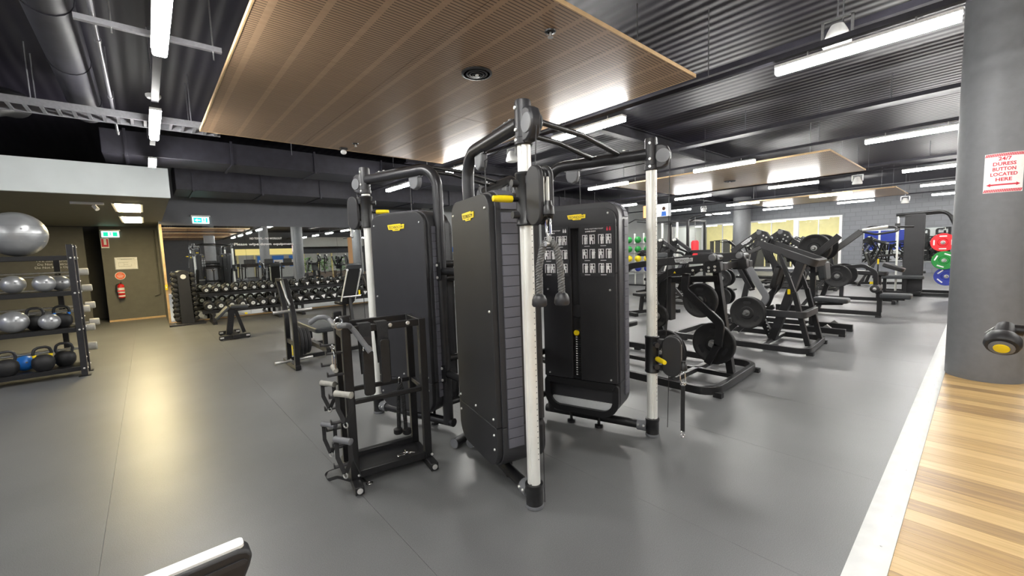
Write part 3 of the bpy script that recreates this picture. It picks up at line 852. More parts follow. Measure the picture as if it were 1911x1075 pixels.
    def slab(pad, na, nb, z0, z1, rs):
        return MB().prism(rrect(w-pad*2, z1-z0, .1, 7, rs), A(um, (na+nb)/2, (z0+z1)/2), u, (0, 0, 1), abs(nb-na))
    body = slab(.0, NI+.045, NP-.035, split+.004, Z1, (.004, .004, .115, .115)).build('tower_shroud', 'shroud2', st, bevel=.012)
    slab(.0, NI+.045, NP-.035, Z0, split, (.14, .14, .004, .004)).build('lower_shroud', 'shroud2', st, bevel=.012)
    slab(.012, NP-.036, NP, split+.004, Z1-.012, (.004, .004, .105, .105)).build('plain_panel', 'shroud', body, bevel=.014)
    slab(.012, NP-.036, NP, Z0+.012, split, (.13, .13, .004, .004)).build('kick_panel', 'shroud', body, bevel=.014)
    # edge tiles along both edges
    et = MB()
    for uu, s in ((U0, -1), (U1, 1)):
        if uu == U1 and k in (1, 3):
            continue
        nt_ = 23; z = Z0+.15; dz = (Z1-.13-z)/nt_
        for j in range(nt_):
            MB().box(A(uu+s*.002, .028, z+(j+.5)*dz), (.016, .105, dz-.004), Matrix((u, n, Zup)).transposed()).build('edge_tile', 'tile', st)
    # top cap tiles following the rounded shoulder
    for j in range(4):
        a0, a1 = R_(90+22.5*j), R_(90+22.5*(j+1)); am = (a0+a1)/2
        c_u, c_z = U0+.115, Z1-.115
        q = A(c_u+.117*math.cos(am), .028, c_z+.117*math.sin(am)); d = (u*math.cos(am)+Zup*math.sin(am)); tt = n.cross(d)
        MB().box(q, (.014, .105, .042), Matrix((d, n, tt)).transposed()).build('edge_tile', 'tile', st)
    for j in range(3):
        MB().box(A(U0+.16+j*.145, .028, Z1+.002), (.14, .105, .014), Matrix((u, n, Zup)).transposed()).build('edge_tile', 'tile', st)
    sc = MB()
    for uu, z in ((U0+.06, Z1-.10), (U1-.06, Z1-.10), (U0+.05, split+.05), (U0+.05, split-.05), (U0+.05, Z0+.14), (U1-.05, split+.05), (U1-.05, split-.06), (um, split+.05), (U0+.05, 1.15)):
        screw(sc, A(uu, NP, z), n, .008)
    sc.build('bolts', 'bolt', body)
    # badge on the plain side: reads left to right seen from outside
    ru = Zup.cross(n)
    badge(body, A(um, NP+.002, Z1-.125), ru, Zup, .19)
    # ---- chart side
    slot_u = um+.02
    ri = Zup.cross(-n)
    for (a, b_) in ((U0+.012, slot_u-.035), (slot_u+.035, U1-.012)):
        c_ = (a+b_)/2
        left = a < um
        rs = [.004]*4
        MB().prism(rrect(b_-a, 1.31-split, .004, 1), A(c_, NI+.022, (split+1.31)/2), u, (0, 0, 1), .04).build('front_panel', 'shroud', body, bevel=.004)
        cp = MB().prism(rrect(b_-a-.03, .40, .006, 2), A(c_, NI+.0005, 1.485), u, (0, 0, 1), .006).build('exercise_chart', 'shroud2', body)
        MB().prism(rrect(b_-a, .36, .004, 1), A(c_, NI+.022, 1.49), u, (0, 0, 1), .04).build('front_panel', 'shroud', body)
        if full:
            wd_ = b_-a-.06
            def ic(fx, z, sx, sz, m_='white'):
                return A(c_, NI-.003, z) + ri*(fx*wd_)
            ink_ = MB()
            for row in range(3):
                for cl in range(4):
                    fx = (-.40, -.15, .15, .40)[cl]; z = 1.575-row*.112; q = A(c_, NI-.0032, z)+ri*(fx*wd_)
                    # a little figure inside a machine frame
                    for dx_, dz_, sx, sz in ((-.019, 0, .005, .072), (.019, 0, .005, .072), (0, .034, .043, .005)):
                        ink_.box(q+ri*dx_+Zup*dz_, (sx, .0008, sz), Matrix((ri, -n, Zup)).transposed())
                    lean = (.004, -.006, .006, -.004)[(row+cl) % 4]
                    ink_.box(q+ri*lean+Zup*.004, (.020, .0008, .030), Matrix((ri, -n, Zup)).transposed())
                    ink_.box(q+ri*(lean*1.4-.006)-Zup*.022, (.009, .0008, .030), Matrix((ri, -n, Zup)).transposed())
                    ink_.box(q+ri*(lean*.2+.007)-Zup*.022, (.009, .0008, .030), Matrix((ri, -n, Zup)).transposed())
                    ink_.box(q+ri*(lean+.012)+Zup*.010, (.016, .0008, .005), Matrix((ri, -n, Zup)).transposed())
                    ink_.lathe([(.0062, 0), (.0062, .0008)], q+ri*lean+Zup*.026, -n, 10)
                for fx in (-.275, .275):
                    ink_.box(A(c_, NI-.0032, 1.575-row*.112-.052)+ri*(fx*wd_-.012), (.045, .0008, .004), Matrix((ri, -n, Zup)).transposed())
            ink_.build('exercise_icons', 'white', cp)
            tx = A(c_, NI-.0034, 1.655)-ri*(.08*wd_)
            text('chart_heading', 'DUAL ADJUSTABLE PULLEY', 'white', tx, ri, Zup, .009, cp, width=wd_*.62)
            text('chart_heading', 'LOWER BODY' if left else 'UPPER BODY', 'white', tx-Zup*.018-ri*(.12*wd_), ri, Zup, .010, cp, width=wd_*.36, bold=True)
            bd = MB()
            for dx_ in (.36, .45):
                q = A(c_, NI-.0034, 1.648)+ri*(dx_*wd_)
                bd.box(q, (.012, .0008, .022), Matrix((ri, -n, Zup)).transposed()); bd.lathe([(.004, 0), (.004, .0008)], q+Zup*.016, -n, 8)
            bd.build('body_symbols', 'redink' if left else 'white', cp)
    MB().prism(rrect(w-.024, .145, .1, 6, (.002, .002, .105, .105)), A(um, NI+.022, 1.7425), u, (0, 0, 1), .04).build('crown_panel', 'shroud', body)
    badge(body, A(um, NI-.002, 1.755), ri, Zup, .15)
    # stack slot
    MB().prism(rrect(.07, 1.23, .004, 1), A(slot_u, NI+.055, 1.055), u, (0, 0, 1), .02).build('stack_slot', 'dark', body)
    if full:
        wp = MB()
        for j in range(17):
            z = .475+j*.0195
            wp.box(A(slot_u, NI+.033, z), (.062, .018, .0165), Matrix((u, n, Zup)).transposed())
        wp.build('weight_plates', 'black', body)['kind'] = 'stuff'
        nm = MB()
        for j in range(17):
            z = .475+j*.0195
            nm.box(A(slot_u, NI+.0235, z)-ri*.008, (.014, .001, .008), Matrix((ri, n, Zup)).transposed())
        nm.build('plate_numbers', 'white', body)['kind'] = 'stuff'
        MB().lathe([(.001, -.012), (.020, -.010), (.024, 0), (.020, .014), (.010, .02), (.010, .04)], A(slot_u, NI+.005, .825), n, 14).build('selector_pin', 'yellow', body)
        MB().prism(rrect(.06, .045, .006, 2), A(slot_u, NI+.035, .83), u, (0, 0, 1), .02).build('top_plate', 'shroud2', body)
        MB().lathe([(.001, 0), (.05, .001), (.055, .006), (.05, .02)], A(slot_u, NI+.03, 1.0), n, 24).build('pulley_wheel', 'shroud2', body)
        MB().tube([A(slot_u, NI+.04, 1.62), A(slot_u, NI+.04, .85)], .003, 6).build('lift_cable', 'ink', body)
    # open window at the bottom
    fr = fillet([A(U0+.03, NI+.03, split-.03), A(U0+.03, NI+.03, Z0+.015), A(U1-.03, NI+.03, Z0+.015), A(U1-.03, NI+.03, split-.03)], [.02, .12, .12, .02], 7, closed=True)
    MB().bar(fr, .05, .05, side=tuple(n), closed=True).build('window_frame', 'black', body)
    MB().prism(rrect(w-.10, .20, .03, 3), A(um, NI+.075, .31), u, (0, 0, 1), .02).build('window_back', 'dark', body)
    MB().prism(rrect(w-.13, .062, .004, 1), A(um, NI+.046, .232), u, (0, 0, 1), .03).build('base_tray', 'whitebadge', body)
    MB().lathe([(.001, 0), (.06, .002), (.065, .012), (.06, .02)], A(um+.03, NI+.05, .33), n, 24).build('base_pulley', 'black', body)
    sc = MB()
    for uu, z in ((U0+.07, Z1-.09), (U1-.07, Z1-.09), (U0+.06, 1.18), (U0+.06, split+.03), (U1-.06, split+.03), (U1-.06, 1.18)):
        screw(sc, A(uu, NI+.001, z), -n, .008)
    sc.build('bolts', 'bolt', body)
    # levelling feet
    for uu in (U0+.22, U1-.18):
        MB().lathe([(.034, 0), (.034, .022), (.012, .026), (.012, .16)], A(uu, -.04, 0), (0, 0, 1), 16).build('levelling_foot', 'black', st)
# ---- rails tying the towers together
def rail(p, q, r, name='tie_rail'):
    return MB().tube([p, q], r, 14).build(name, 'black', st)
C_, R__, L_, B_ = ARMS
for z in (1.36, .50):
    rail(C_(.80, 0, z), L_(.80, 0, z), .03); rail(R__(.80, 0, z), B_(.80, 0, z), .03)
for z in (1.42, 1.30, .62, .24):
    rail(C_(.80, 0, z), R__(.80, 0, z), .028); rail(L_(.80, 0, z), B_(.80, 0, z), .028)
for A in (C_, L_):
    for z in (1.36, .50):
        o = MB().prism(rrect(.075, .15, .02, 3), A(.80, .045, z), A.u, (0, 0, 1), .012).build('clamp_plate', 'black', st)
        sc = MB()
        for dz in (-.05, .05):
            screw(sc, A(.80, .051, z+dz), A.n, .012)
        sc.build('bolts', 'bolt', o)
# foot rails of the L tower poking out at the middle
for d_ in (0, .07):
    p = Vector((1.66+d_*1.3, 2.62-d_*1.2, .05))
    MB().tube([p, p+Vector((.34, .10, 0))], .036, 16).build('foot_stub', 'black', st)
    MB().lathe([(.037, 0), (.037, .006), (.001, .008)], p+Vector((-.002, 0, 0)), (-.96, -.28, 0), 16).build('foot_stub_cap', 'capgrey', st)
# ---- pull up bars between paired beams
def pullup(A, B, label):
    for du, zo in ((.16, .03), (.38, .02)):
        a, b_ = A(du, 0, 2.22), B(du, 0, 2.22)
        d = (b_-a)
        q1, q2 = a+d*.18+Vector((0, 0, .055+zo)), a+d*.60+Vector((0, 0, .045+zo))
        MB().tube(fillet([a, q1, q2, b_], .15, 6), .019, 12).build('pull_up_bar', 'black', st)
    return
pullup(C_, R__, ''); pullup(L_, B_, '')
# ---- pulley carriages
def carriage(A, z, pin='right', hdir=None, out=.085, tilt=0.0, hz=0.0):
    """z = centre height of the carriage on the post"""
    u, n = A.u, A.n
    c = MB().lathe([(.050, -.145), (.055, -.14), (.055, -.13), (.052, -.125), (.052, .125), (.055, .13), (.055, .14), (.050, .145)], A(0, 0, z), (0, 0, 1), 26).build('pulley_carriage', 'black', st)
    pivot = MB()
    for dz in (.085, -.085):
        pivot.cyl(A(.0, 0, z+dz)+hdir*.045, A(0, 0, z+dz)+hdir*.085, .020, 16)
    pivot.build('carriage_roller', 'shroud2', c)
    br = MB()
    for dz in (.10, -.10):
        br.box(A(-.075, 0, z+dz), (.07, .05, .045), Matrix((u, n, Zup)).transposed())
    br.build('swivel_bracket', 'shroud2', c, bevel=.006)
    # pill covers either side of the pulley wheels
    o_ = out+.065
    for sgn in (-1, 1):
        MB().prism(rrect(.140, .31, .069, 9), A(-o_, sgn*.030, z), u, (0, 0, 1), .028).build('pulley_cover', 'shroud', c, bevel=.008)
        MB().prism(rrect(.030, .20, .006, 2), A(-o_-.05, sgn*.017, z-.01), u, (0, 0, 1), .010).build('cover_trim', 'alu', c)
    for dz in (.09, -.09):
        MB().lathe([(.050, -.011), (.044, -.003), (.044, .003), (.050, .011)], A(-o_, 0, z+dz), tuple(n), 22).build('pulley_wheel', 'black', c)
    # yellow locking handle
    h0 = A(0, 0, z+hz)+hdir*.045
    MB().cyl(h0, h0+hdir*.045, .013, 12).build('lock_stem', 'black', c)
    hd = (hdir+Vector((0, 0, tilt))).normalized()
    MB().lathe([(.010, 0), (.019, .006), (.020, .03), (.018, .10), (.016, .118), (.001, .122)], h0+hdir*.035, hd, 16).build('lock_handle', 'yellow', c)
    # cable up to the nose
    MB().tube([A(-o_+.045, 0, z+.09), A(-.135, 0, 2.15)], .003, 6).tube([A(-.125, 0, z-.13 if z < 1 else z), A(-.115, 0, .09)], .003, 6).build('pulley_cable', 'tubegrey', c)
    # rubber stop and snap hook
    hook = A(-o_-.078, 0, z-.05)
    MB().lathe([(.020, .0), (.030, .008), (.028, .045), (.020, .055), (.018, .075)], hook-Zup*.06, (0, 0, 1), 18).build('rubber_stop', 'black', c)
    return c, hook-Zup*.06
camdir = lambda A: (Vector((0, 0, 0))-A.P).normalized()
lf = Vector((-1, .05, 0)).normalized()
cC, hookC = carriage(C_, 1.785, hdir=C_.n)
cR, hookR = carriage(R__, .665, hdir=Vector((-.55, -.83, 0)).normalized(), hz=-.02, tilt=.0)
cL, hookL = carriage(L_, 1.91, hdir=Vector((.83, -.55, 0)).normalized())
cB, hookB = carriage(B_, 1.20, hdir=Vector((.83, .55, 0)).normalized())
print('hooks', hookC, hookR, hookL)

# ================================================================== ATTACHMENTS ON THE STATION
def onplane(px, py, P, n):
    r = ray(px, py); n = Vector(n); return EYE + r*((Vector(P)-EYE).dot(n)/r.dot(n))
def twist_rope(pts, r, turns, name, parent, m='rope', strands=3):
    pts = [Vector(p) for p in pts]
    # resample
    L = [0]
    for a, b_ in zip(pts[:-1], pts[1:]): L.append(L[-1]+(b_-a).length)
    def at(t):
        s = t*L[-1]
        for i in range(len(L)-1):
            if s <= L[i+1] or i == len(L)-2:
                f = (s-L[i])/max(1e-9, L[i+1]-L[i]); return pts[i].lerp(pts[i+1], f), (pts[i+1]-pts[i]).normalized()
    mb = MB(); n = turns*8
    for k in range(strands):
        q = []
        for i in range(n+1):
            t = i/n; c, d = at(t)
            s = d.cross(Vector((0.3, 1, 0.1))).normalized(); w = d.cross(s)
            a = 2*math.pi*(turns*t+k/strands)
            q.append(c+(s*math.cos(a)+w*math.sin(a))*r*.62)
        mb.tube(q, r*.46, 7)
    return mb.build(name, m, parent)
def snap_hook(p, parent, s=1.0, name='snap_hook', d=Vector((1, 0, 0))):
    """carabiner hanging from p, 0.10 m tall"""
    d = d.normalized()
    pts = [p+d*(a*s)+Zup*(b_*s) for a, b_ in ((0, 0), (.018, -.008), (.024, -.03), (.022, -.07), (.012, -.092), (-.006, -.095), (-.018, -.08), (-.016, -.04), (-.014, -.01))]
    MB().tube(pts, .0055*s, 8, closed=True).build(name, 'chrome', parent)
    return p-Zup*(.092*s)

rp = thing('triceps_rope', 'twisted charcoal triceps rope hanging from the nearest pulley post', 'rope', hookC)
e0 = snap_hook(hookC-Zup*.009, rp, 1.0, 'snap_hook', C_.u)
MB().cyl(e0-Zup*.002, e0-Zup*.035, .013, 14).cyl(e0-Zup*.03+Vector((-.03, .0, -.01)), e0-Zup*.03+Vector((.03, -.0, -.01)), .014, 14).build('rope_clamp', 'steel', rp)
e1 = e0-Zup*.04
for sx, ln in ((-1, .275), (1, .27)):
    side = Vector((.72, -.69, 0))*sx
    q = [e1+side*.012+Zup*.012, e1+side*.035-Zup*.02, e1+side*.055-Zup*.12, e1+side*.058-Zup*ln]
    twist_rope(q, .0175, 7, 'rope_strand', rp)
    b_ = e1+side*.058-Zup*(ln-.01)
    MB().lathe([(.014, .012), (.030, .0), (.038, -.02), (.040, -.045), (.034, -.055), (.001, -.057)], b_, (0, 0, 1), 20).build('end_stopper', 'capgrey' if False else 'shroud2', rp)
hs = thing('ankle_strap', 'black webbing strap hanging from the low pulley carriage', 'strap', hookR)
e0 = snap_hook(hookR-Zup*.009, hs, .9, 'snap_hook', R__.u)
MB().lathe([(.001, .0), (.02, -.004), (.022, -.014), (.014, -.024), (.001, -.026)], e0, (0, 0, 1), 14).build('swivel', 'chrome', hs)
zb = .085
MB().bar([e0-Zup*.02, Vector((e0.x-.004, e0.y, (e0.z+zb)/2)), Vector((e0.x-.012, e0.y-.004, zb))], .030, .006, side=tuple(R__.u)).build('webbing', 'strap', hs)
MB().tube([Vector((e0.x-.012, e0.y-.004, zb-.024))+Vector((.026*math.cos(a), 0, .026*math.sin(a))) for a in [2*math.pi*i/16 for i in range(16)]], .0055, 8, closed=True).build('end_ring', 'chrome', hs)
hk = thing('snap_hook', 'loose chrome snap hook on the pulley post nearest the dumbbell racks', 'hook', hookL)
snap_hook(hookL-Zup*.010, hk, 1.1, 'hook_body', L_.u)
MB().cyl(hookL-Zup*.002, hookL-Zup*.012, .008, 10).build('hook_eye', 'steel', hk)

# ================================================================== ACCESSORY RACK
PL, PLb, PR = Vector((0.915, 2.67, 0)), Vector((0.885, 2.965, 0)), Vector((1.42, 2.66, 0))
ra = (PR-PL).normalized(); ra = Vector((.985, -.174, 0)).normalized(); rb = Vector((-ra.y, ra.x, 0))
RO = PL
def A2(a, b_, z): return RO+ra*a+rb*b_+Vector((0, 0, z))
RM = Matrix((ra, rb, Zup)).transposed()
LEN, DEP, HT = .50, .29, 1.11
ar = thing('accessory_rack', 'black steel accessory rack hung with cable handles and straps', 'rack', A2(LEN/2, DEP/2, 0))
def rbox(name, c, size, m='black', bev=.004): return MB().box(c, size, RM).build(name, m, ar, bevel=bev)
for b_ in (0, DEP):
    rbox('upright', A2(0, b_, HT/2+.02), (.055, .055, HT))
    rbox('upright', A2(LEN, b_, .54), (.05, .05, 1.04))
    rbox('top_rail', A2(LEN/2, b_, 1.035), (LEN+.05, .04, .045))
    rbox('middle_rail', A2(LEN/2, b_, .56), (LEN-.05, .03, .03))
    rbox('base_rail', A2(LEN/2, b_, .075), (LEN-.05, .045, .05))
rbox('base_tray', A2(LEN/2, DEP/2, .062), (LEN-.05, DEP-.045, .006))
rbox('cross_rail', A2(0, DEP/2, 1.0), (.04, DEP-.055, .05))
rbox('cross_rail', A2(LEN, DEP/2, 1.035), (.04, DEP-.055, .045))
rbox('cross_rail', A2(LEN, DEP/2, .56), (.03, DEP-.055, .03))
for a, l_ in ((0, .52), (LEN, .50)):
    rbox('foot', A2(a, DEP/2-.03, .032), (.055, l_, .05))
    for s in (-1, 1):
        MB().lathe([(.018, 0), (.018, .005), (.001, .007)], A2(a, DEP/2-.03+s*l_/2, .032), rb*s, 14).build('foot_cap', 'bolt', ar)
sc = MB()
for b_, s in ((0, -1),):
    for a in (.28, .40):
        screw(sc, A2(a, b_-.022, 1.04), -rb, .014)
    for a in (.0, LEN):
        screw(sc, A2(a+.02, b_-.03, .075), -rb, .009)
sc.build('bolts', 'bolt', ar)
PEGS = []
for b_ in (0, DEP):
    for z in (.90, .76, .62, .45, .30, .16):
        MB().box(A2(-.075, b_, z), (.10, .030, .010), RM).box(A2(-.121, b_, z+.012), (.008, .030, .022), RM).build('hook_peg', 'shroud2', ar)
        PEGS.append((b_, z))
# curved grey lat bar across the top
lb = thing('lat_bar', 'curved grey lat pulldown bar lying across the top of the accessory rack', 'cable handle', A2(-.02, .14, 1.07))
LBD = rb
pts = [onplane(x, y, A2(-.07, .20, 0), (.6, .8, 0)) for x, y in ((578, 603), (592, 593), (608, 591), (616, 598))]
pts += [onplane(x, y, A2(-.065, 0, 0), ra) for x, y in ((624, 608), (632, 609), (641, 607))]
pts += [onplane(x, y, A2(-.06, -.055, 0), (.66, .75, 0)) for x, y in ((652, 608), (663, 620), (678, 640), (691, 657))]
MB().tube(fillet(pts, .05, 3), .0165, 14).build('bar_tube', 'capgrey', lb)
c_ = pts[5]
MB().cyl(c_-LBD*.02, c_+LBD*.02, .022, 14).build('bar_hub', 'steel', lb)
MB().tube([c_+Zup*.0+Vector((.022*math.cos(a)*ra.x, .022*math.cos(a)*ra.y, .03+.022*math.sin(a))) for a in [2*math.pi*i/14 for i in range(14)]], .005, 8, closed=True).build('hub_eye', 'chrome', lb)
def stirrup(b_, z, drop, gm, label, side_m='chrome', w=.12, strap=False, dy=0.0):
    q = A2(-.08, b_+dy, z)
    t = thing('stirrup_handle', label, 'cable handle', q)
    g0, g1 = q+rb*(-w/2)-Zup*drop, q+rb*(w/2)-Zup*drop
    if strap:
        MB().bar([q+rb*.012+Zup*.0, q+rb*.03-Zup*drop*.5, g1+Zup*.0], .022, .004, side=tuple(ra)).build('webbing', 'strap', t)
        MB().bar([q-rb*.012+Zup*.0, q-rb*.03-Zup*drop*.5, g0+Zup*.0], .022, .004, side=tuple(ra)).build('webbing', 'strap', t)
    else:
        MB().tube(fillet([g0, q+rb*(-w/2)-Zup*.03, q-rb*.012+Zup*.0, q+rb*.012+Zup*.0, q+rb*(w/2)-Zup*.03, g1], .02, 4), .005, 8).build('stirrup_wire', side_m, t)
    MB().lathe([(.012, -w/2-.008), (.017, -w/2), (.016, 0), (.017, w/2), (.012, w/2+.008)], (g0+g1)/2, tuple(rb), 14).build('grip', gm, t)
    MB().tube([q+Zup*.022+ra*(.012*math.cos(a))+Zup*(.012*math.sin(a)) for a in [2*math.pi*i/10 for i in range(10)]], .003, 6, closed=True).build('eye_ring', 'chrome', t)
    return t
stirrup(0.0, .919, .118, 'greyplate', 'chrome wire stirrup handle with cream grip, highest on the accessory rack')
# soft grips lying across the peg pairs, loops hanging below
def loop_handle(px, py, a_off, drop, label, gm='greyplate'):
    c = onplane(px, py, A2(a_off, 0, 0), ra)
    t = thing('loop_handle', label, 'cable handle', c)
    MB().lathe([(.010, -.062), (.020, -.058), (.018, -.05), (.017, 0), (.018, .05), (.020, .058), (.010, .062)], c, tuple((rb*.8-ra*.6).normalized()), 14).build('grip', gm, t)
    d = (rb*.8-ra*.6).normalized()
    p0, p1 = c-d*.05, c+d*.05
    lo = c-Zup*drop
    MB().bar([p0-Zup*.012, p0-Zup*drop*.55-d*.0, lo-d*.004], .024, .004, side=tuple(ra)).build('webbing', 'strap', t)
    MB().bar([p1-Zup*.012, p1-Zup*drop*.55+d*.0, lo+d*.004], .024, .004, side=tuple(ra)).build('webbing', 'strap', t)
    MB().tube([lo-Zup*.012+d*(.016*math.cos(a))+Zup*(.016*math.sin(a)) for a in [2*math.pi*i/12 for i in range(12)]], .004, 6, closed=True).build('end_ring', 'steel', t)
loop_handle(612, 716, -.10, .17, 'pale grip loop handle on the back upright of the accessory rack')
loop_handle(641, 736, -.08, .17, 'pale grip loop handle on the front upright of the accessory rack')
loop_handle(614, 793, -.11, .20, 'grey grip loop handle low on the back upright of the accessory rack', 'capgrey')
loop_handle(640, 822, -.10, .20, 'grey grip loop handle low on the front upright of the accessory rack', 'capgrey')
# wide padded straps folded over the top rail
def ab_strap(a, z0, z1, w, label, ring):
    t = thing('ab_strap', label, 'strap', A2(a, -.02, 1.06))
    pts = [A2(a, .05, 1.066), A2(a, -.026, 1.068), A2(a, -.034, 1.04), A2(a, -.036, .9), A2(a+.004, -.036, z0)]
    MB().bar(pts, w, .008, side=tuple(ra)).build('front_webbing', 'strap', t)
    MB().prism(rrect(w*.94, .30, .02, 3), A2(a+.004, -.048, z1+.15), ra, Zup, .022).build('padded_sleeve', 'pad', t, bevel=.006)
    MB().bar([A2(a, .05, 1.066), A2(a, .06, 1.0), A2(a+.01, .06, z1+.12)], w*.9, .008, side=tuple(ra)).build('back_webbing', 'strap', t)
    if ring:
        c = A2(a+.004, -.046, .905)
        MB().tube([c+ra*(.026*math.cos(q))+Zup*(.022*math.sin(q)) for q in [2*math.pi*i/16 for i in range(16)]], .005, 8, closed=True).build('d_ring', 'chrome', t)
        MB().prism(rrect(w*.9, .05, .004, 1), A2(a, -.043, .96), ra, Zup, .004).build('buckle_patch', 'shroud2', t)
ab_strap(.115, .75, .60, .075, 'black padded strap with chrome D ring folded over the accessory rack', True)
ab_strap(.225, .74, .66, .07, 'plain black padded strap folded over the accessory rack beside the D ring strap', False)
# rope hung inside the rack
t = thing('triceps_rope', 'twisted black triceps rope hanging inside the accessory rack', 'rope', A2(.40, .10, .56))
q0 = A2(.40, DEP-.03, .56)
e0 = snap_hook(q0+Zup*.03, t, .6, 'snap_hook', ra)
for s, ln in ((-1, .34), (1, .36)):
    twist_rope([e0+Zup*.01, e0+ra*(s*.018)-Zup*.05, e0+ra*(s*.026)-Zup*(ln)], .015, 11, 'rope_strand', t, 'strap')
    MB().lathe([(.013, .01), (.033, .0), (.033, -.03), (.026, -.038), (.001, -.04)], e0+ra*(s*.034)-Zup*(ln-.004), (0, 0, 1), 18).build('end_stopper', 'rubber', t)
# spare snap hooks lying in the tray
for k, (a, b_, r) in enumerate(((.34, .10, .3), (.37, .085, 1.4), (.41, .075, 2.3))):
    c = A2(a, b_, .0715)
    t = thing('snap_hook', 'loose chrome snap hook lying in the accessory rack tray', 'hook', c, 'snap hooks in the accessory rack tray')
    d = ra*math.cos(r)+rb*math.sin(r); w = Zup.cross(d)
    MB().tube([c+d*(.034*math.cos(q))+w*(.013*math.sin(q)) for q in [2*math.pi*i/16 for i in range(16)]], .0045, 8, closed=True).build('hook_body', 'chrome', t)
    MB().cyl(c+d*.034, c+d*.058, .006, 10).build('hook_swivel', 'chrome', t)
# strap trailing on the floor in front of the rack
t = thing('floor_strap', 'thin black strap with a chrome ring trailing on the floor before the accessory rack', 'strap', onz(690, 903))
pts = [A2(-.03, -.06, .36), A2(-.01, -.06, .20), A2(.03, -.05, .08), onz(672, 888)+Zup*.004, onz(684, 900)+Zup*.004]
MB().bar(pts, .022, .004).build('webbing', 'strap', t)
c = onz(690, 903)+Zup*.006
MB().tube([c+Vector((.020*math.cos(q), .016*math.sin(q), 0)) for q in [2*math.pi*i/14 for i in range(14)]], .004, 8, closed=True).build('end_ring', 'chrome', t)
t = thing('floor_strap', 'black webbing loop lying over the left foot of the accessory rack', 'strap', onz(610, 895))
pts = [A2(-.05, .12, .10), onz(604, 884)+Zup*.006, onz(612, 897)+Zup*.004, onz(632, 908)+Zup*.066, onz(655, 905)+Zup*.03]
MB().bar(fillet(pts, .03, 3), .022, .004).build('webbing', 'strap', t)

# ================================================================== DUMBBELLS AND RACKS
def dumbbell_proto(r, L, grip, cap, label, tri=False, group=None):
    t = thing('dumbbell', label, 'dumbbell', (0, 0, 0), group)
    for s in (-1, 1):
        prof = [(r*.35, s*grip/2), (r*.8, s*(grip/2+.004)), (r, s*(grip/2+.016)), (r, s*(L/2-.012)), (r*.86, s*L/2), (.001, s*L/2)]
        h = MB().lathe(prof, (0, 0, 0), (0, 1, 0), 18).build('head', 'rubber', t)
        if tri:
            pl = [(0, -.62*r), (.54*r, .34*r), (.42*r, .44*r), (-.42*r, .44*r), (-.54*r, .34*r)]
            MB().prism(pl, (0, s*(L/2+.001), 0), (1, 0, 0), (0, 0, 1), .004).build('end_plate', 'white', h)
        else:
            MB().lathe([(r*.46, s*(L/2-.002)), (r*.46, s*(L/2+.004)), (.001, s*(L/2+.005))], (0, 0, 0), (0, 1, 0), 16).build('end_plate', 'whitebadge', h)
            MB().b2((-.012, s*(L/2+.005)-.001, -.010), (-.004, s*(L/2+.005)+.001, .010)).b2((.003, s*(L/2+.005)-.001, -.010), (.011, s*(L/2+.005)+.001, .010)).build('weight_figures', 'ink', h)
    MB().lathe([(.016, -grip/2), (.018, 0), (.016, grip/2)], (0, 0, 0), (0, 1, 0), 12).build('grip', 'steel', t)
    return t
def shelf_rack(name, x0, x1, label, yf=12.12, zt=.70, zb=.30):
    t = thing(name, label, 'rack', ((x0+x1)/2, 12.5, 0))
    for z, y in ((zt, yf+.16), (zb, yf)):
        for d in (0, .17):
            MB().prism([(0, 0), (.06, .0), (.06, .012), (.012, .012), (.012, .05), (0, .05)], (x0, y+d, z+d*.10), (0, 1, 0), (0, 0, 1), x1-x0, centre=False).build('shelf_rail', 'black', t)
        MB().box(((x0+x1)/2, y+.12, z-.016), (x1-x0-.02, .25, .02)).build('shelf_plate', 'black', t)
    for x in (x0+.22, x1-.22):
        MB().bar([(x, yf+.66, 0), (x, yf+.62, .85)], .07, .05, side=(1, 0, 0)).build('upright', 'black', t)
        MB().bar([(x, yf+.08, zb-.045), (x, yf+.64, zb-.045)], .05, .05, side=(1, 0, 0)).bar([(x, yf+.2, zt-.05), (x, yf+.62, zt-.05)], .05, .05, side=(1, 0, 0)).build('shelf_arm', 'black', t)
        MB().b2((x-.04, yf-.08, 0), (x+.04, yf+.74, .06)).build('foot', 'black', t)
        MB().b2((x-.03, yf+.0, .06), (x+.03, yf+.05, zb-.03)).build('front_leg', 'tubegrey', t)
    return t
RK1 = shelf_rack('dumbbell_rack', 0.90, 2.74, 'two tier black dumbbell rack nearest the hex dumbbell tower')
RK2 = shelf_rack('dumbbell_rack', 2.86, 6.30, 'long two tier black dumbbell rack past the flat bench machine')
g = ('upper tier of the rack near the hex tower', 'lower tier of the rack near the hex tower', 'upper tier of the long dumbbell rack', 'lower tier of the long dumbbell rack')
p1 = dumbbell_proto(.078, .34, .13, 'disc', 'round black dumbbell, silver end disc, ' + g[0], False, 'dumbbells, ' + g[0])
p2 = dumbbell_proto(.098, .38, .13, 'disc', 'big round dumbbell, silver end disc, ' + g[1], False, 'dumbbells, ' + g[1])
p3 = dumbbell_proto(.075, .33, .13, 'tri', 'black dumbbell with white triangle end, ' + g[2], True, 'dumbbells, ' + g[2])
p4 = dumbbell_proto(.100, .38, .13, 'tri', 'big black dumbbell with white triangle end, ' + g[3], True, 'dumbbells, ' + g[3])
def row(proto, xs, y, z, tilt):
    for i, x in enumerate(xs):
        o = proto if i == 0 else clone(proto)
        o.location = (x, y, z); o.rotation_euler = (tilt, random.uniform(-.25, .25), 0)
TL = math.atan(.10)
row(p1, [1.02+.198*i for i in range(9)], 12.395, .70+.017+.05+.078, TL)
row(p2, [1.04+.222*i for i in range(8)], 12.235, .30+.017+.05+.098, TL)
row(p3, [3.00+.27*i for i in range(12)], 12.395, .70+.017+.05+.075, TL)
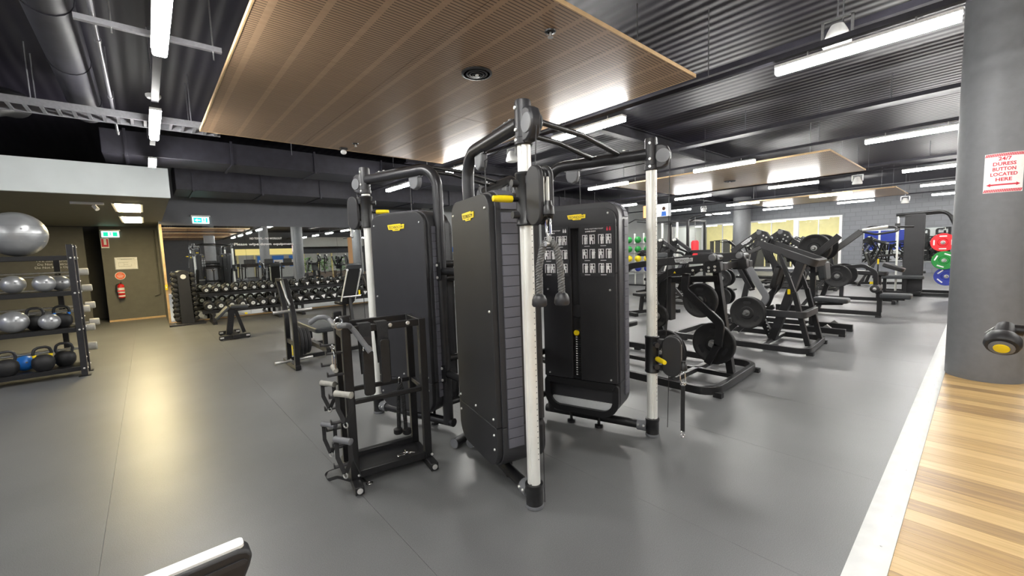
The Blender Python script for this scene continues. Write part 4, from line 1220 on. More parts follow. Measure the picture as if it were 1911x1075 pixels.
row(p4, [3.02+.295*i for i in range(11)], 12.235, .30+.017+.05+.100, TL)

# hex dumbbell tower
hx, hy = 0.63, 12.78
tw = thing('hex_dumbbell_tower', 'upright black tower rack holding small hex dumbbells by the mirror edge', 'rack', (hx, hy, 0))
MB().b2((hx-.34, hy-.22, 0), (hx+.36, hy+.26, .045)).build('base_plate', 'tubegrey', tw, bevel=.006)
pc = MB().prism([(-.105, 0), (.145, 0), (.115, 1.24), (.06, 1.27), (-.05, 1.27), (-.105, 1.24)], (hx, hy, .045), (1, 0, 0), (0, 0, 1), .26).build('column_panel', 'shroud', tw, bevel=.006)
MB().lathe([(.055, 0), (.055, .004), (.001, .005)], (hx+.005, hy-.13, 1.17), (0, -1, 0), 20).build('round_badge', 'paper', tw)
hp = thing('hex_dumbbell', 'small black hex dumbbell on the tower rack', 'dumbbell', (0, 0, 0), 'hex dumbbells on the tower rack')
for s in (-1, 1):
    MB().lathe([(.045, s*.055), (.055, s*.062), (.055, s*.118), (.045, s*.125), (.001, s*.126)], (0, 0, 0), (0, 1, 0), 6).build('head', 'rubber', hp)
MB().cyl((0, -.06, 0), (0, .06, 0), .014, 10).build('grip', 'steel', hp)
k = 0
for i in range(10):
    z = .15+i*.118
    for s in (-1, 1):
        xx = hx+.005+s*(.175-.010*i/9)+(.02 if s > 0 else -.005)
        o = hp if k == 0 else clone(hp)
        o.location = (xx, hy-.02, z); k += 1
        MB().b2((min(hx, xx)-.0 if s > 0 else xx-.02, hy-.05, z-.066), (xx+.02 if s > 0 else hx, hy+.05, z-.056)).build('saddle', 'black', tw)

# small adjustable bench before the first rack
bx, by = 1.17, 9.72
bn = thing('adjustable_bench', 'short black utility bench with raised back and wheeled feet before the dumbbell rack', 'bench', (bx, by, 0))
def bb(name, c, s, m='black', rot=None, bev=.006): return MB().box(c, s, rot).build(name, m, bn, bevel=bev)
bb('seat_pad', (bx+.14, by+.08, .60), (.30, .28, .055), 'padgrey', Matrix.Rotation(R_(4), 3, 'Y'), .014)
bb('back_pad', (bx-.14, by+.08, .50), (.30, .26, .05), 'padgrey', Matrix.Rotation(R_(-46), 3, 'Y'), .014)
MB().bar([(bx-.06, by+.05, .06), (bx+.02, by+.05, .57)], .09, .10, side=(0, 1, 0)).build('main_post', 'black', bn)
MB().bar([(bx+.20, by+.08, .07), (bx+.08, by+.08, .54)], .05, .06, side=(0, 1, 0)).build('rear_strut', 'black', bn)
bb('base_beam', (bx+.02, by+.12, .055), (.10, .85, .07))
for dy, w in ((-.22, .50), (.50, .36)):
    f = bb('cross_foot', (bx+.0, by+dy, .05), (w, .09, .07))
    for s in (-1, 1):
        MB().box((bx+s*(w/2-.04), by+dy-.048, .055), (.06, .006, .03)).build('foot_label', 'bolt', bn)
        MB().cyl((bx+s*(w/2-.03), by+dy-.03, .035), (bx+s*(w/2-.03), by+dy+.03, .035), .035, 14).build('wheel', 'rubber', bn)
bb('adjuster_tab', (bx+.24, by-.06, .46), (.05, .02, .035), 'yellow')
MB().cyl((bx+.12, by-.06, .46), (bx+.22, by-.06, .46), .01, 8).build('adjuster_rod', 'steel', bn)

# flat bench machine with plate horns
fb = thing('bench_press_station', 'black bench press station with curved uprights, plate horns and long flat pad', 'gym machine', (1.6, 6.3, 0))
def fbar(name, pts, w, h, side, m='black', bev=.004): return MB().bar(pts, w, h, side=side).build(name, m, fb, bevel=bev)
X1 = 1.42
up1 = [onx(556, 694, X1), onx(553, 640, X1), onx(549, 590, X1), onx(541, 555, X1), onx(531, 522, X1)]
up2 = [onx(566, 690, X1+.02), onx(556, 650, X1-.02), onx(549, 610, X1-.04), onx(547, 570, X1-.04), onx(536, 530, X1-.04)]
up1[0].z = 0.0; up2[0].z = 0.0
fbar('upright', fillet([up1[0], up1[2], up1[4]], .5, 6), .06, .055, (1, 0, 0))
back = [p+Vector((.0, .42, 0)) for p in up1]
fbar('upright', fillet([back[0], back[2], back[4]], .5, 6), .06, .055, (1, 0, 0))
far = [p+Vector((1.12, 0.0, 0)) for p in up1]
fbar('upright', fillet([far[0], far[2], far[4]], .5, 6), .06, .055, (1, 0, 0))
fbar('top_link', [up1[4]+Vector((0, -.02, -.01)), back[4]+Vector((0, .02, -.01))], .06, .04, (1, 0, 0))
fbar('chrome_guard', [up1[4]+Vector((-.035, .06, -.02)), up1[3]+Vector((-.035, .05, 0)), up1[2]+Vector((-.035, .03, .15))], .02, .03, (1, 0, 0), 'steel')
y0 = up1[0].y
fbar('base_rail', [(X1, y0-.05, .04), (X1, y0+.62, .04)], .07, .06, (1, 0, 0))
fbar('base_rail', [(X1+1.12, y0-.05, .04), (X1+1.12, y0+.62, .04)], .07, .06, (1, 0, 0))
fbar('cross_rail', [(X1, y0+.50, .06), (X1+1.12, y0+.50, .06)], .06, .06, (0, 1, 0))
fbar('bench_spine', [(X1+.56, y0+.45, .10), (X1+.56, y0+1.55, .10)], .07, .07, (1, 0, 0))
fbar('bench_post', [(X1+.56, y0+.60, .10), (X1+.56, y0+.60, .42)], .06, .06, (1, 0, 0))
fbar('bench_post', [(X1+.56, y0+1.40, .10), (X1+.56, y0+1.40, .42)], .06, .06, (1, 0, 0))
fbar('bench_foot', [(X1+.30, y0+1.5, .04), (X1+.82, y0+1.5, .04)], .07, .07, (0, 1, 0))
MB().prism(rrect(.34, 1.25, .06, 5), (X1+.50, y0+.85, .455), (1, 0, 0), (0, 1, 0), .075).build('bench_pad', 'padgrey', fb, bevel=.018)
for (px, py, l0) in ((545, 580, .17), (548, 672, .17)):
    c = onx(px, py, X1)
    MB().lathe([(.026, 0), (.026, .01), (.021, .014), (.021, .20), (.018, .205), (.001, .206)], c-Vector((.03, 0, 0)), (-1, -.1, 0), 16).build('plate_horn', 'steel', fb)
    MB().lathe([(.026, 0), (.026, .01), (.021, .014), (.021, .22), (.018, .225), (.001, .226)], c+Vector((.03, 0, 0)), (1, .1, 0), 16).build('plate_horn', 'steel', fb)
def plate(c, axis, r=.225, t=.045, label='', group=None, m='rubber', name='weight_plate', lugs=True, rim=.86):
    c = Vector(c); ax = Vector(axis).normalized()
    o = thing(name, label, 'weight plate', c, group)
    MB().lathe([(.027, -t/2), (r*.36, -t/2), (r*.40, -t*.32), (r*rim-.012, -t*.32), (r*rim, -t/2), (r-.008, -t/2), (r, -t/2+.008), (r, t/2-.008), (r-.008, t/2), (r*rim, t/2), (r*rim-.012, t*.32), (r*.40, t*.32), (r*.36, t/2), (.027, t/2), (.027, -t/2)], c, ax, 40).build('disc', m, o)
    MB().lathe([(.026, -t/2-.003), (.045, -t/2-.002), (.045, t/2+.002), (.026, t/2+.003), (.026, -t/2-.003)], c, ax, 20).build('hub_ring', 'steel', o)
    if lugs:
        ref = Vector((0, 0, 1)); v = (ref-ax*ref.dot(ax)).normalized(); u = ax.cross(v)
        for k in range(3):
            a = 2*math.pi*k/3+math.pi/2
            q = c+(u*math.cos(a)+v*math.sin(a))*r*.64
            tt = (-u*math.sin(a)+v*math.cos(a)); nn = (u*math.cos(a)+v*math.sin(a))
            for s in (-1, 1):
                MB().prism(rrect(r*.42, r*.16, r*.07, 4), q+ax*(s*t*.33), tt, nn, .004).build('grip_slot', 'dark', o)
    return o
c = onx(576, 640, X1+.10); zc = c.z
for k in range(3):
    plate((X1+.075+.05*k, y0+.16, .36), (1, 0, 0), .21-.015*k, .044, 'black rubber plate stored on the bench press station horn', 'plates on the bench press station')
MB().lathe([(.020, 0), (.020, .01), (.020, .26), (.001, .262)], (X1+.02, y0+.16, .36), (1, 0, 0), 14).build('plate_horn', 'steel', fb)
fbar('horn_bracket', [(X1, y0+.02, .36), (X1, y0+.44, .36)], .04, .06, (1, 0, 0))
MB().prism(rrect(.05, .14, .01, 2), (X1-.034, y0+.05, .27), (0, 1, 0), (0, 0, 1), .004).build('caution_label', 'yellow', fb)
for x in (X1+.3, X1+.75):
    MB().bar([(x, y0+1.15, .36), (x+.18, y0+1.0, .36)], .03, .02).build('foot_bar', 'steel', fb)

# incline bench seen from behind
ix, iy = 3.42, 9.5
ib = thing('incline_bench', 'tall black incline bench with chrome edged back standing before the long dumbbell rack', 'bench', (ix, iy, 0))
b0, b1 = Vector((ix-.02, iy+.12, .46)), Vector((ix+.05, iy-.18, 1.28))
dv = (b1-b0).normalized(); dn = dv.cross(Vector((1, 0, 0)))
MB().prism(rrect(.30, (b1-b0).length, .05, 4), (b0+b1)/2, (1, 0, 0), tuple(dv), .06).build('back_pad', 'pad', ib, bevel=.016)
MB().prism(rrect(.34, .12, .04, 4), b1+dv*.02, (1, 0, 0), tuple(dv), .08).build('head_pad', 'padgrey', ib, bevel=.016)
for s in (-1, 1):
    MB().bar([b0+Vector((s*.155, -.035, .05)), b1+Vector((s*.155, -.035, -.08))], .02, .03, side=(1, 0, 0)).build('back_trim', 'alu', ib)
    MB().lathe([(.026, 0), (.026, .012), (.001, .014)], b1+Vector((s*.155, -.045, -.06)), (0, -1, 0), 16).build('trim_cap', 'white', ib)
MB().prism(rrect(.32, .42, .06, 4), (ix-.02, iy+.38, .45), (1, 0, 0), (0, 1, 0), .07).build('seat_pad', 'pad', ib, bevel=.016)
MB().bar([(ix, iy-.35, .06), (ix, iy+.75, .06)], .07, .07, side=(1, 0, 0)).build('base_beam', 'black', ib)
MB().bar([(ix, iy-.05, .06), (ix, iy+.05, .60)], .06, .07, side=(1, 0, 0)).bar([(ix, iy+.45, .06), (ix, iy+.40, .42)], .06, .07, side=(1, 0, 0)).build('support_post', 'black', ib)
MB().bar([(ix-.32, iy-.35, .04), (ix+.32, iy-.35, .04)], .08, .07, side=(0, 1, 0)).bar([(ix-.25, iy+.75, .04), (ix+.25, iy+.75, .04)], .08, .07, side=(0, 1, 0)).build('cross_foot', 'black', ib)
MB().cyl((ix-.20, iy-.12, .62), (ix+.20, iy-.12, .62), .018, 12).build('adjuster_bar', 'steel', ib)
MB().box((ix+.16, iy-.15, .70), (.03, .03, .10)).build('adjuster_tab', 'yellow', ib)

# ================================================================== BALL RACK
br_ = thing('ball_rack', 'black four shelf rack loaded with balls and kettlebells', 'rack', (-1.66, 8.28, 0))
SH = [1.650, 1.175, .675, .14]
XR0, XR1 = -2.62, -0.755
for x in (XR1, XR0, -1.69):
    for y in (8.11, 8.45):
        if x == -1.69 and y < 8.2: continue
        MB().b2((x-.032, y-.032, 0), (x+.032, y+.032, 1.80)).build('upright', 'tubegrey', br_, bevel=.004)
        MB().b2((x-.06, y-.05, 0), (x+.06, y+.05, .012)).build('foot_plate', 'black', br_)
        sc = MB()
        for z in SH:
            screw(sc, (x, y-.032, z-.03), (0, -1, 0), .012)
            if x == XR1:
                screw(sc, (x+.032, y, z-.03), (1, 0, 0), .012); screw(sc, (x+.032, y, z+.12), (1, 0, 0), .010)
        sc.build('bolts', 'bolt', br_)
for z in SH:
    for y in (8.11, 8.45):
        MB().b2((XR0+.03, y-.02, z-.06), (XR1-.03, y+.02, z)).build('shelf_rail', 'black', br_, bevel=.003)
    MB().b2((XR0+.03, 8.13, z-.012), (XR1-.03, 8.43, z+.002)).build('shelf_tray', 'black', br_)
    for x in (XR0, XR1):
        MB().b2((x-.02, 8.14, z-.055), (x+.02, 8.42, z-.005)).build('end_rail', 'black', br_)
    if z < 1.5:
        MB().cyl((XR0+.03, 8.45, z+.20), (XR1-.03, 8.45, z+.20), .014, 10).build('back_bar', 'steel', br_)
def ball(px, py, Y, r, z, m, label, cat='ball', group=None, seam=True):
    p = ony(px, py, Y); c = Vector((p.x, Y, z))
    t = thing('exercise_ball' if r > .2 else 'medicine_ball', label, cat, (c.x, c.y, c.z-r), group)
    MB().ball(c, r, 1, 32, 20).build('ball_skin', m, t)
    if seam:
        for q in (-.35, 0, .35):
            rr = math.sqrt(r*r-(q*r)**2)+.0008
            MB().tube([c+Vector((rr*math.cos(a), rr*math.sin(a), q*r)) for a in [2*math.pi*i/36 for i in range(36)]], .0018, 5, closed=True).build('rib', m, t)
    d = Vector((.3, -.9, .2)).normalized()
    MB().lathe([(.012, r-.001), (.012, r+.002), (.001, r+.003)], c, d, 12).build('valve_plug', 'capgrey', t)
    return t
def rest(r, z, g=.15): # ball lying between two rails 2g apart, at height z
    return z-.008+math.sqrt(max(0.0, r*r-g*g)) if r > g+.01 else z-.052+r
ball(30, 437, 8.28, .285, 1.655+.285, 'silverball', 'huge silver exercise ball on the top shelf of the ball rack')
ball(24, 528, 8.24, .115, 1.180+.115, 'silverball', 'silver ball on the second shelf, at the mid post side', seam=False)
ball(82, 527, 8.17, .110, 1.180+.110, 'silverball', 'silver ball on the second shelf, before another silver ball', seam=False)
ball(112, 525, 8.37, .100, 1.180+.100, 'silverball', 'silver ball on the second shelf, next to the end upright', seam=False)
ball(24, 592, 8.16, .138, .680+.138, 'silverball', 'larger silver ball on the third shelf beside kettlebells', seam=False)
ball(-34, 600, 8.20, .12, .680+.12, 'silverball', 'silver ball on the third shelf, beside the larger silver ball', seam=False)
ball(92, 597, 8.12, .105, .680+.105, 'silverball', 'silver ball on the third shelf, between two kettlebells', seam=False)
ball(45, 667, 8.345, .100, .145+.100, 'blue', 'bright blue ball on the bottom shelf of the ball rack', seam=False)
def kettlebell(px, py, Y, z, s, label, m='rubber', band=None, rz=0.0):
    p = ony(px, py, Y); c = Vector((p.x, Y, z+.10*s))
    t = thing('kettlebell', label, 'kettlebell', (p.x, Y, z))
    MB().lathe([(.001, -.10*s), (.065*s, -.098*s), (.098*s, -.05*s), (.105*s, 0), (.098*s, .045*s), (.07*s, .085*s), (.035*s, .10*s), (.001, .103*s)], c, (0, 0, 1), 24).build('bell', m, t)
    d = Vector((math.cos(rz), math.sin(rz), 0))
    pts = [c+d*(a*s)+Zup*(b_*s) for a, b_ in ((-.062, .055), (-.078, .12), (-.066, .175), (-.03, .195), (.03, .195), (.066, .175), (.078, .12), (.062, .055))]
    MB().tube(fillet(pts, .03*s, 3), .016*s, 10).build('handle', 'tubegrey' if band is None else 'rubber', t)
    if band:
        for a in (-.068, .068):
            MB().cyl(c+d*(a*s)+Zup*(.075*s), c+d*(a*1.06*s)+Zup*(.105*s), .019*s, 12).build('colour_band', band, t)
kettlebell(66, 590, 8.335, .680, .97, 'black kettlebell on the third shelf behind the middle silver ball')
kettlebell(116, 592, 8.335, .680, .97, 'black kettlebell with blue bands at the end of the third shelf', band='blue')
kettlebell(12, 677, 8.16, .145, 1.03, 'black kettlebell with wide steel handle, bottom shelf before the blue ball', rz=.2)
kettlebell(80, 668, 8.16, .145, 1.05, 'black kettlebell with yellow bands on the bottom shelf', band='yellow', rz=.3)
kettlebell(121, 662, 8.32, .145, 1.05, 'black kettlebell with steel handle at the end of the bottom shelf')
# barbell rack behind, heads poking past the uprights
bq = thing('barbell_rack', 'black rack of fixed barbells standing behind the ball rack', 'rack', (-1.5, 8.80, 0))
YB = 8.80
for x in (-2.3, -0.98):
    MB().b2((x-.03, YB+.10, 0), (x+.03, YB+.16, 1.6)).build('upright', 'black', bq)
    MB().b2((x-.04, YB-.18, 0), (x+.04, YB+.40, .05)).build('foot', 'black', bq)
for k, (px, py, dy) in enumerate(((157, 507, 0), (164, 537, -.04), (160, 576, -.08), (170, 569, .03), (170, 610, -.08), (178, 600, .03), (174, 645, -.05))):
    p = ony(px, py, YB+dy)
    big = k == 6
    r = .062 if big else .052
    c = thing('fixed_barbell', 'fixed barbell with pale cylinder ends behind the ball rack, %s' % ('topmost', 'second from the top', 'front of the third pair', 'rear of the third pair', 'front of the fourth pair', 'rear of the fourth pair', 'lowest and fattest')[k], 'barbell', (-1.6, YB+dy, p.z))
    for s, xe in ((1, p.x+.045), (-1, -2.62)):
        MB().lathe([(r*.8, 0), (r, .008), (r, .10), (r*.85, .11), (.001, .111)], (xe-s*.11, YB+dy, p.z), (s, 0, 0), 20).build('end_weight', 'greyplate', c)
    MB().cyl((-2.55, YB+dy, p.z), (p.x-.05, YB+dy, p.z), .014, 10).build('bar_shaft', 'steel', c)
    for x in (-2.3, -.98):
        MB().bar([(x, YB+.13, p.z-.03), (x, YB+dy-.03, p.z-.022)], .02, .012, side=(1, 0, 0)).build('cradle', 'black', bq)

# ================================================================== PLATE LOADED MACHINES
def pbar(t, name, pts, w, h, m='black', side=(1, 0, 0), bev=.005, closed=False):
    return MB().bar(pts, w, h, side=side, closed=closed).build(name, m, t, bevel=bev)
def disc_cap(t, c, ax, r=.035, l=.03, m='capgrey'):
    return MB().lathe([(r, 0), (r, l*.7), (r*.85, l), (.001, l+.002)], c, ax, 20).build('pivot_cap', m, t)
def bolts_at(t, pts, ax, r=.013):
    sc = MB()
    for p in pts: screw(sc, p, ax, r)
    return sc.build('bolts', 'bolt', t)
def silver_badge(t, o, u, v, w):
    return badge(t, o, u, v, w, 'whitebadge', 'ink')

# ---- first machine: press with two long levers
m1 = thing('plate_loaded_press', 'black plate loaded press with two long badged levers beside the cable station', 'gym machine', (4.68, 2.5, 0))
XA, XB, XC = 4.35, 5.05, 4.70
pbar(m1, 'base_frame', fillet([(4.03, 1.68, .055), (5.33, 1.72, .055), (5.33, 3.55, .055), (4.03, 3.55, .055)], .17, 6, closed=True), .055, .085, side=(0, 0, 1) if False else (1, 0, 0), closed=True) if False else \
    MB().sweep(fillet([(4.03, 1.68, .065), (5.33, 1.72, .065), (5.33, 3.55, .065), (4.03, 3.55, .065)], .17, 6, closed=True), [(-.028, -.04), (.028, -.04), (.028, .04), (-.028, .04)], True).build('base_frame', 'black', m1, bevel=.005)
for x, y in ((4.12, 1.655), (5.25, 1.69), (4.02, 3.3), (5.33, 3.3)):
    MB().b2((x-.03, y-.03, 0), (x+.03, y+.05, .05)).build('foot_pad', 'rubber', m1)
pbar(m1, 'cross_rail', [(4.04, 2.15, .07), (5.32, 2.15, .07)], .06, .05, side=(0, 1, 0))
pbar(m1, 'spine_rail', [(XC, 1.74, .07), (XC, 3.55, .07)], .06, .05)
pbar(m1, 'rear_leg', [(XC+.0, 1.765, .10), (XC, 1.93, 1.22)], .075, .07)
pbar(m1, 'front_post', [(XC, 2.62, .10), (XC, 2.52, 1.20)], .10, .10)
MB().b2((XC-.055, 2.43, .62), (XC+.055, 2.47, 1.12)).build('post_trim', 'shroud2', m1)
pbar(m1, 'top_beam', [(XC, 1.90, 1.13), (XC, 2.60, 1.10)], .09, .07)
pbar(m1, 'pivot_beam', [(XA-.02, 1.86, 1.27), (XB+.02, 1.86, 1.27)], .07, .07, side=(0, 1, 0))
pbar(m1, 'front_beam', [(XA, 2.50, 1.16), (XB, 2.50, 1.16)], .06, .06, side=(0, 1, 0))
for X, s in ((XA, -1), (XB, 1)):
    poly = [(2.46, 1.365), (1.82, 1.415), (1.775, 1.39), (1.765, 1.345), (1.80, 1.315), (2.44, 1.285)]
    MB().prism(poly, (X, 0, 0), (0, 1, 0), (0, 0, 1), .06).build('lever_arm', 'shroud', m1, bevel=.006)
    hub = MB().prism([(1.90, 1.33), (1.74, 1.33), (1.73, 1.24), (1.76, 1.215), (1.88, 1.215), (1.90, 1.24)], (X, 0, 0), (0, 1, 0), (0, 0, 1), .075).build('lever_hub', 'black', m1, bevel=.006)
    disc_cap(m1, (X+s*.03, 1.815, 1.37), (s, 0, 0), .036, .025)
    if s < 0:
        disc_cap(m1, (X-.03, 1.815, 1.37), (-1, 0, 0), .036, .02, 'alu')
        bolts_at(m1, [(X-.038, 1.85, 1.27), (X-.038, 1.85, 1.235), (X-.038, 1.79, 1.28), (X-.038, 1.79, 1.245), (X-.028, 2.02, 1.24), (X-.028, 1.93, 1.245)], (-1, 0, 0))
        silver_badge(m1, (X-.032, 2.12, 1.345), (0, -1, .05), (0, .05, 1), .20)
        MB().prism([(-.014, -.010), (.014, -.010), (0, .014)], (X-.027, 2.22, 1.215), (0, -1, 0), (0, 0, 1), .003).build('caution_label', 'yellow', m1)
    else:
        disc_cap(m1, (X-.03, 1.815, 1.37), (-1, 0, 0), .036, .02)
    MB().cyl((X, 1.815, 1.37), (X+s*.18 if s > 0 else X+.16, 1.815, 1.37), .028, 16).build('pivot_tube', 'tubegrey', m1)
    MB().box((X+.10, 1.76, 1.275), (.10, .05, .075)).build('stop_block', 'capgrey' if False else 'shroud2', m1, bevel=.008)
    pbar(m1, 'lower_beam', fillet([(X, 1.88, 1.265), (X, 2.28, 1.22), (X, 2.46, 1.10), (X, 2.52, .95)], .14, 5), .05, .065)
    q_, w_ = (.06, 0) if s < 0 else (-.06, .22)
    pbar(m1, 'curved_arm', fillet([(X+q_, 2.13+w_, 1.20), (X+q_, 2.15+w_, 1.02), (X+q_, 1.90+w_, .80), (X+q_, 1.765+w_, .68), (X+q_, 1.79+w_, .44)], .09, 5), .035, .085)
    pbar(m1, 'horn_link', [(X+q_, 1.79+w_, .46), (X+q_, 1.90+w_, .24)], .035, .07)
    # handle on the far end of the lever
    pbar(m1, 'handle_arm', fillet([(X, 2.42, 1.33), (X+s*.02, 2.78, 1.28), (X+s*.05, 2.98, 1.08)], .12, 5), .05, .07)
    MB().lathe([(.018, -.09), (.020, -.085), (.019, 0), (.020, .085), (.018, .09)], (X+s*.05+.0, 2.99, 1.07), (1, 0, 0), 14).build('hand_grip', 'rubber', m1)
MB().prism(rrect(.36, .40, .06, 4), (XC, 3.20, .50), (1, 0, 0), (0, 1, 0), .07).build('seat_pad', 'pad', m1, bevel=.018)
pbar(m1, 'seat_post', [(XC, 3.20, .08), (XC, 3.20, .46)], .07, .07)
MB().prism(rrect(.26, .34, .06, 4), (XC, 2.66, .98), (1, 0, 0), (0, -.09, 1), .07).build('chest_pad', 'pad', m1, bevel=.018)
G1 = 'plates on the press beside the cable station'
def horn(t, c, ax, l=.22): return MB().lathe([(.024, 0), (.024, .012), (.024, .016), (.024, l), (.018, l+.008), (.001, l+.009)], c, ax, 16).build('plate_horn', 'steel', t)
c = onx(1308, 560, XA+.16); horn(m1, (XA+.085, c.y, c.z), (1, 0, 0)); plate((XA+.14, c.y, c.z), (1, 0, 0), .19, .045, 'big black plate high on the lever arm of the press by the cable station')
c = onx(1334, 640, XA+.20); horn(m1, (XA+.085, c.y, c.z), (1, 0, 0)); plate((XA+.17, c.y, c.z), (1, 0, 0), .225, .05, 'big black plate hung lowest at the rear leg of the press by the cable station')
c = onx(1240, 680, XA-.10)
horn(m1, (XA+.03, c.y, .34), (-1, 0, 0), .22); pbar(m1, 'horn_link', [(XA+.06, c.y-.10, .30), (XA+.06, c.y+.02, .34), (XA+.06, 2.50, .70)], .035, .06)
plate((XA-.07, c.y, .34), (1, 0, 0), .235, .05, 'black plate on the press, behind the low pulley carriage')
c = onx(1236, 587, XA+.10)
horn(m1, (XA+.08, c.y, c.z), (-1, 0, 0), .20)
pbar(m1, 'horn_link', [(XA+.06, c.y, c.z), (XA+.06, 2.54, .96)], .035, .06)
plate((XA-.01, c.y, c.z), (1, 0, 0), .13, .045, 'small black plate on the press, beside the pale pulley post')

# ---- second machine: lever row with looped frame
m2 = thing('plate_loaded_row', 'black plate loaded row machine with looped top frame and rounded base loop', 'gym machine', (6.9, 2.4, 0))
MB().sweep(fillet([(6.37, 1.46, .065), (7.46, 1.50, .065), (7.46, 3.3, .065), (6.37, 3.3, .065)], .14, 6, closed=True), [(-.028, -.04), (.028, -.04), (.028, .04), (-.028, .04)], True).build('base_frame', 'black', m2, bevel=.005)
for x, y in ((6.47, 1.44), (7.38, 1.48), (6.37, 3.1), (7.46, 3.1)):
    MB().b2((x-.03, y-.03, 0), (x+.03, y+.05, .05)).build('foot_pad', 'rubber', m2)
pbar(m2, 'cross_rail', [(6.39, 2.02, .07), (7.44, 2.02, .07)], .06, .05, side=(0, 1, 0))
MB().sweep(fillet([(6.63, 2.15, 1.50), (6.63, 1.47, 1.215), (7.17, 1.47, 1.215), (7.17, 2.15, 1.50)], .07, 5), [(-.03, -.05), (.03, -.05), (.03, .05), (-.03, .05)]).build('top_loop', 'shroud', m2, bevel=.006)
MB().sweep(fillet([(6.55, 2.08, .515), (6.55, 1.56, .515), (7.25, 1.56, .515), (7.25, 2.08, .515)], .08, 5), [(-.03, -.045), (.03, -.045), (.03, .045), (-.03, .045)]).build('lower_loop', 'shroud', m2, bevel=.006)
pbar(m2, 'main_post', [(6.90, 1.66, 1.26), (6.90, 1.87, .55), (6.90, 2.02, .08)], .13, .10, 'shroud')
pbar(m2, 'post_brace', [(6.90, 1.98, .90), (6.90, 2.10, .56)], .06, .06)
for X in (6.60, 7.22):
    pbar(m2, 'rear_leg', [(X, 1.505, .10), (X, 1.68, .82)], .06, .06)
    pbar(m2, 'front_leg', [(X, 2.62, .08), (X, 2.33, .40), (X, 2.10, .52)], .06, .07)
    pbar(m2, 'leg_strut', [(X, 1.68, .80), (X, 1.86, 1.34)], .045, .05)
for X, s, yo, zo in ((6.50, -1, 0, -.30), (7.05, 1, -.05, .0), (7.45, 1, -.22, 0)):
    a, b_ = Vector((X, 2.70+yo, 1.38+zo)), Vector((X, 2.31+yo, 1.665+zo))
    if s < 0: a, b_ = Vector((X, 2.95, 1.34)), Vector((X, 2.39, 1.335))
    pbar(m2, 'lever_arm', [a, b_], .06, .085, 'shroud')
    disc_cap(m2, b_+Vector((-.03, 0, 0)), (-1, 0, 0), .036, .02)
    disc_cap(m2, b_+Vector((.03, 0, 0)), (1, 0, 0), .036, .09, 'alu' if s > 0 else 'tubegrey')
    hubp = [(.03, .05), (-.10, .0), (-.16, -.10), (-.10, -.19), (.0, -.17), (.06, -.05)]
    MB().prism([(b_.y+q, b_.z+w) for q, w in hubp], (X, 0, 0), (0, 1, 0), (0, 0, 1), .072).build('lever_hub', 'black', m2, bevel=.006)
    bolts_at(m2, [b_+Vector((-.037, dy, dz)) for dy, dz in ((-.06, -.05), (-.10, -.08), (-.04, -.11), (-.08, -.14), (-.02, -.15))], (-1, 0, 0))
    d = (b_-a).normalized()
    silver_badge(m2, a.lerp(b_, .55)+Vector((-.033, 0, 0)), tuple(d), (0, -d.z, d.y) if False else tuple(Vector((-1, 0, 0)).cross(d)), .17)
    h0 = b_+Vector((0, -.06, -.14))
    # swinging S shaped arm
    pbar(m2, 'curved_arm', fillet([h0+Vector((0, .02, .02)), h0+Vector((0, -.12, -.30)), h0+Vector((0, -.24, -.50)), h0+Vector((0, -.20, -.68)), h0+Vector((0, -.06, -.86))], .10, 5) if s > 0 else
         fillet([(X, 2.26, 1.24), (X, 2.08, .90), (X, 1.98, .74), (X, 2.06, .60), (X, 2.19, .52)], .09, 5), .04, .085, 'black' if s > 0 else 'capgrey')  # left arm is black too; grey puts its gloss reflection into the colour
    pbar(m2, 'handle_arm', [h0+Vector((.0, .04, -.02)), h0+Vector((0, -.06, -.30))] if s > 0 else [(X-.03, 2.36, 1.18), (X-.03, 2.19, .86)], .03, .05)
    pbar(m2, 'handle_arm', [h0+Vector((.06, .06, -.02)), h0+Vector((.06, -.03, -.30))] if s > 0 else [(X+.04, 2.33, 1.18), (X+.04, 2.16, .86)], .03, .04)
    e = h0+Vector((0.03, -.05, -.31)) if s > 0 else Vector((X, 2.175, .845))
    MB().cyl(e-Vector((.07, 0, 0)), e+Vector((.07, 0, 0)), .017, 12).build('hand_grip', 'rubber', m2)
    if s < 0: MB().b2((X-.03, 2.24, 1.20), (X+.03, 2.29, 1.28)).build('stop_block', 'shroud2', m2, bevel=.006)
for k, (X, s) in enumerate(((6.50, -1), (7.45, 1))):
    pbar(m2, 'link_beam', [(X, 2.39 if k == 0 else 2.10, 1.30 if k == 0 else 1.50), (6.63 if k == 0 else 7.17, 2.10, 1.45)], .05, .05)
horn(m2, (6.48, 2.19, .52), (-1, 0, 0), .22)
plate((6.375, 2.19, .52), (1, 0, 0), .228, .05, 'big black plate with grip slots on the outer horn of the row machine')
plate((6.440, 2.19, .52), (1, 0, 0), .228, .05, 'inner black plate pressed against the grip slot plate of the row machine')
pbar(m2, 'seat_post', [(6.9, 2.02, .09), (6.9, 2.16, .36)], .08, .08)
MB().prism(rrect(.30, .36, .05, 4), (6.78, 2.34, .36), (1, 0, 0), (0, 1, 0), .10).build('seat_pad', 'pad', m2, bevel=.02)
bolts_at(m2, [(6.858, 2.05+.012*q, .16+.05*q) for q in range(5)], (-1, 0, 0), .010)
MB().prism(rrect(.28, .34, .05, 4), (6.95, 1.98, 1.00), (1, 0, 0), (0, -.25, 1), .08).build('chest_pad', 'pad', m2, bevel=.02)
MB().box((6.82, 1.80, .80), (.03, .03, .07)).build('adjuster_tab', 'yellow', m2)

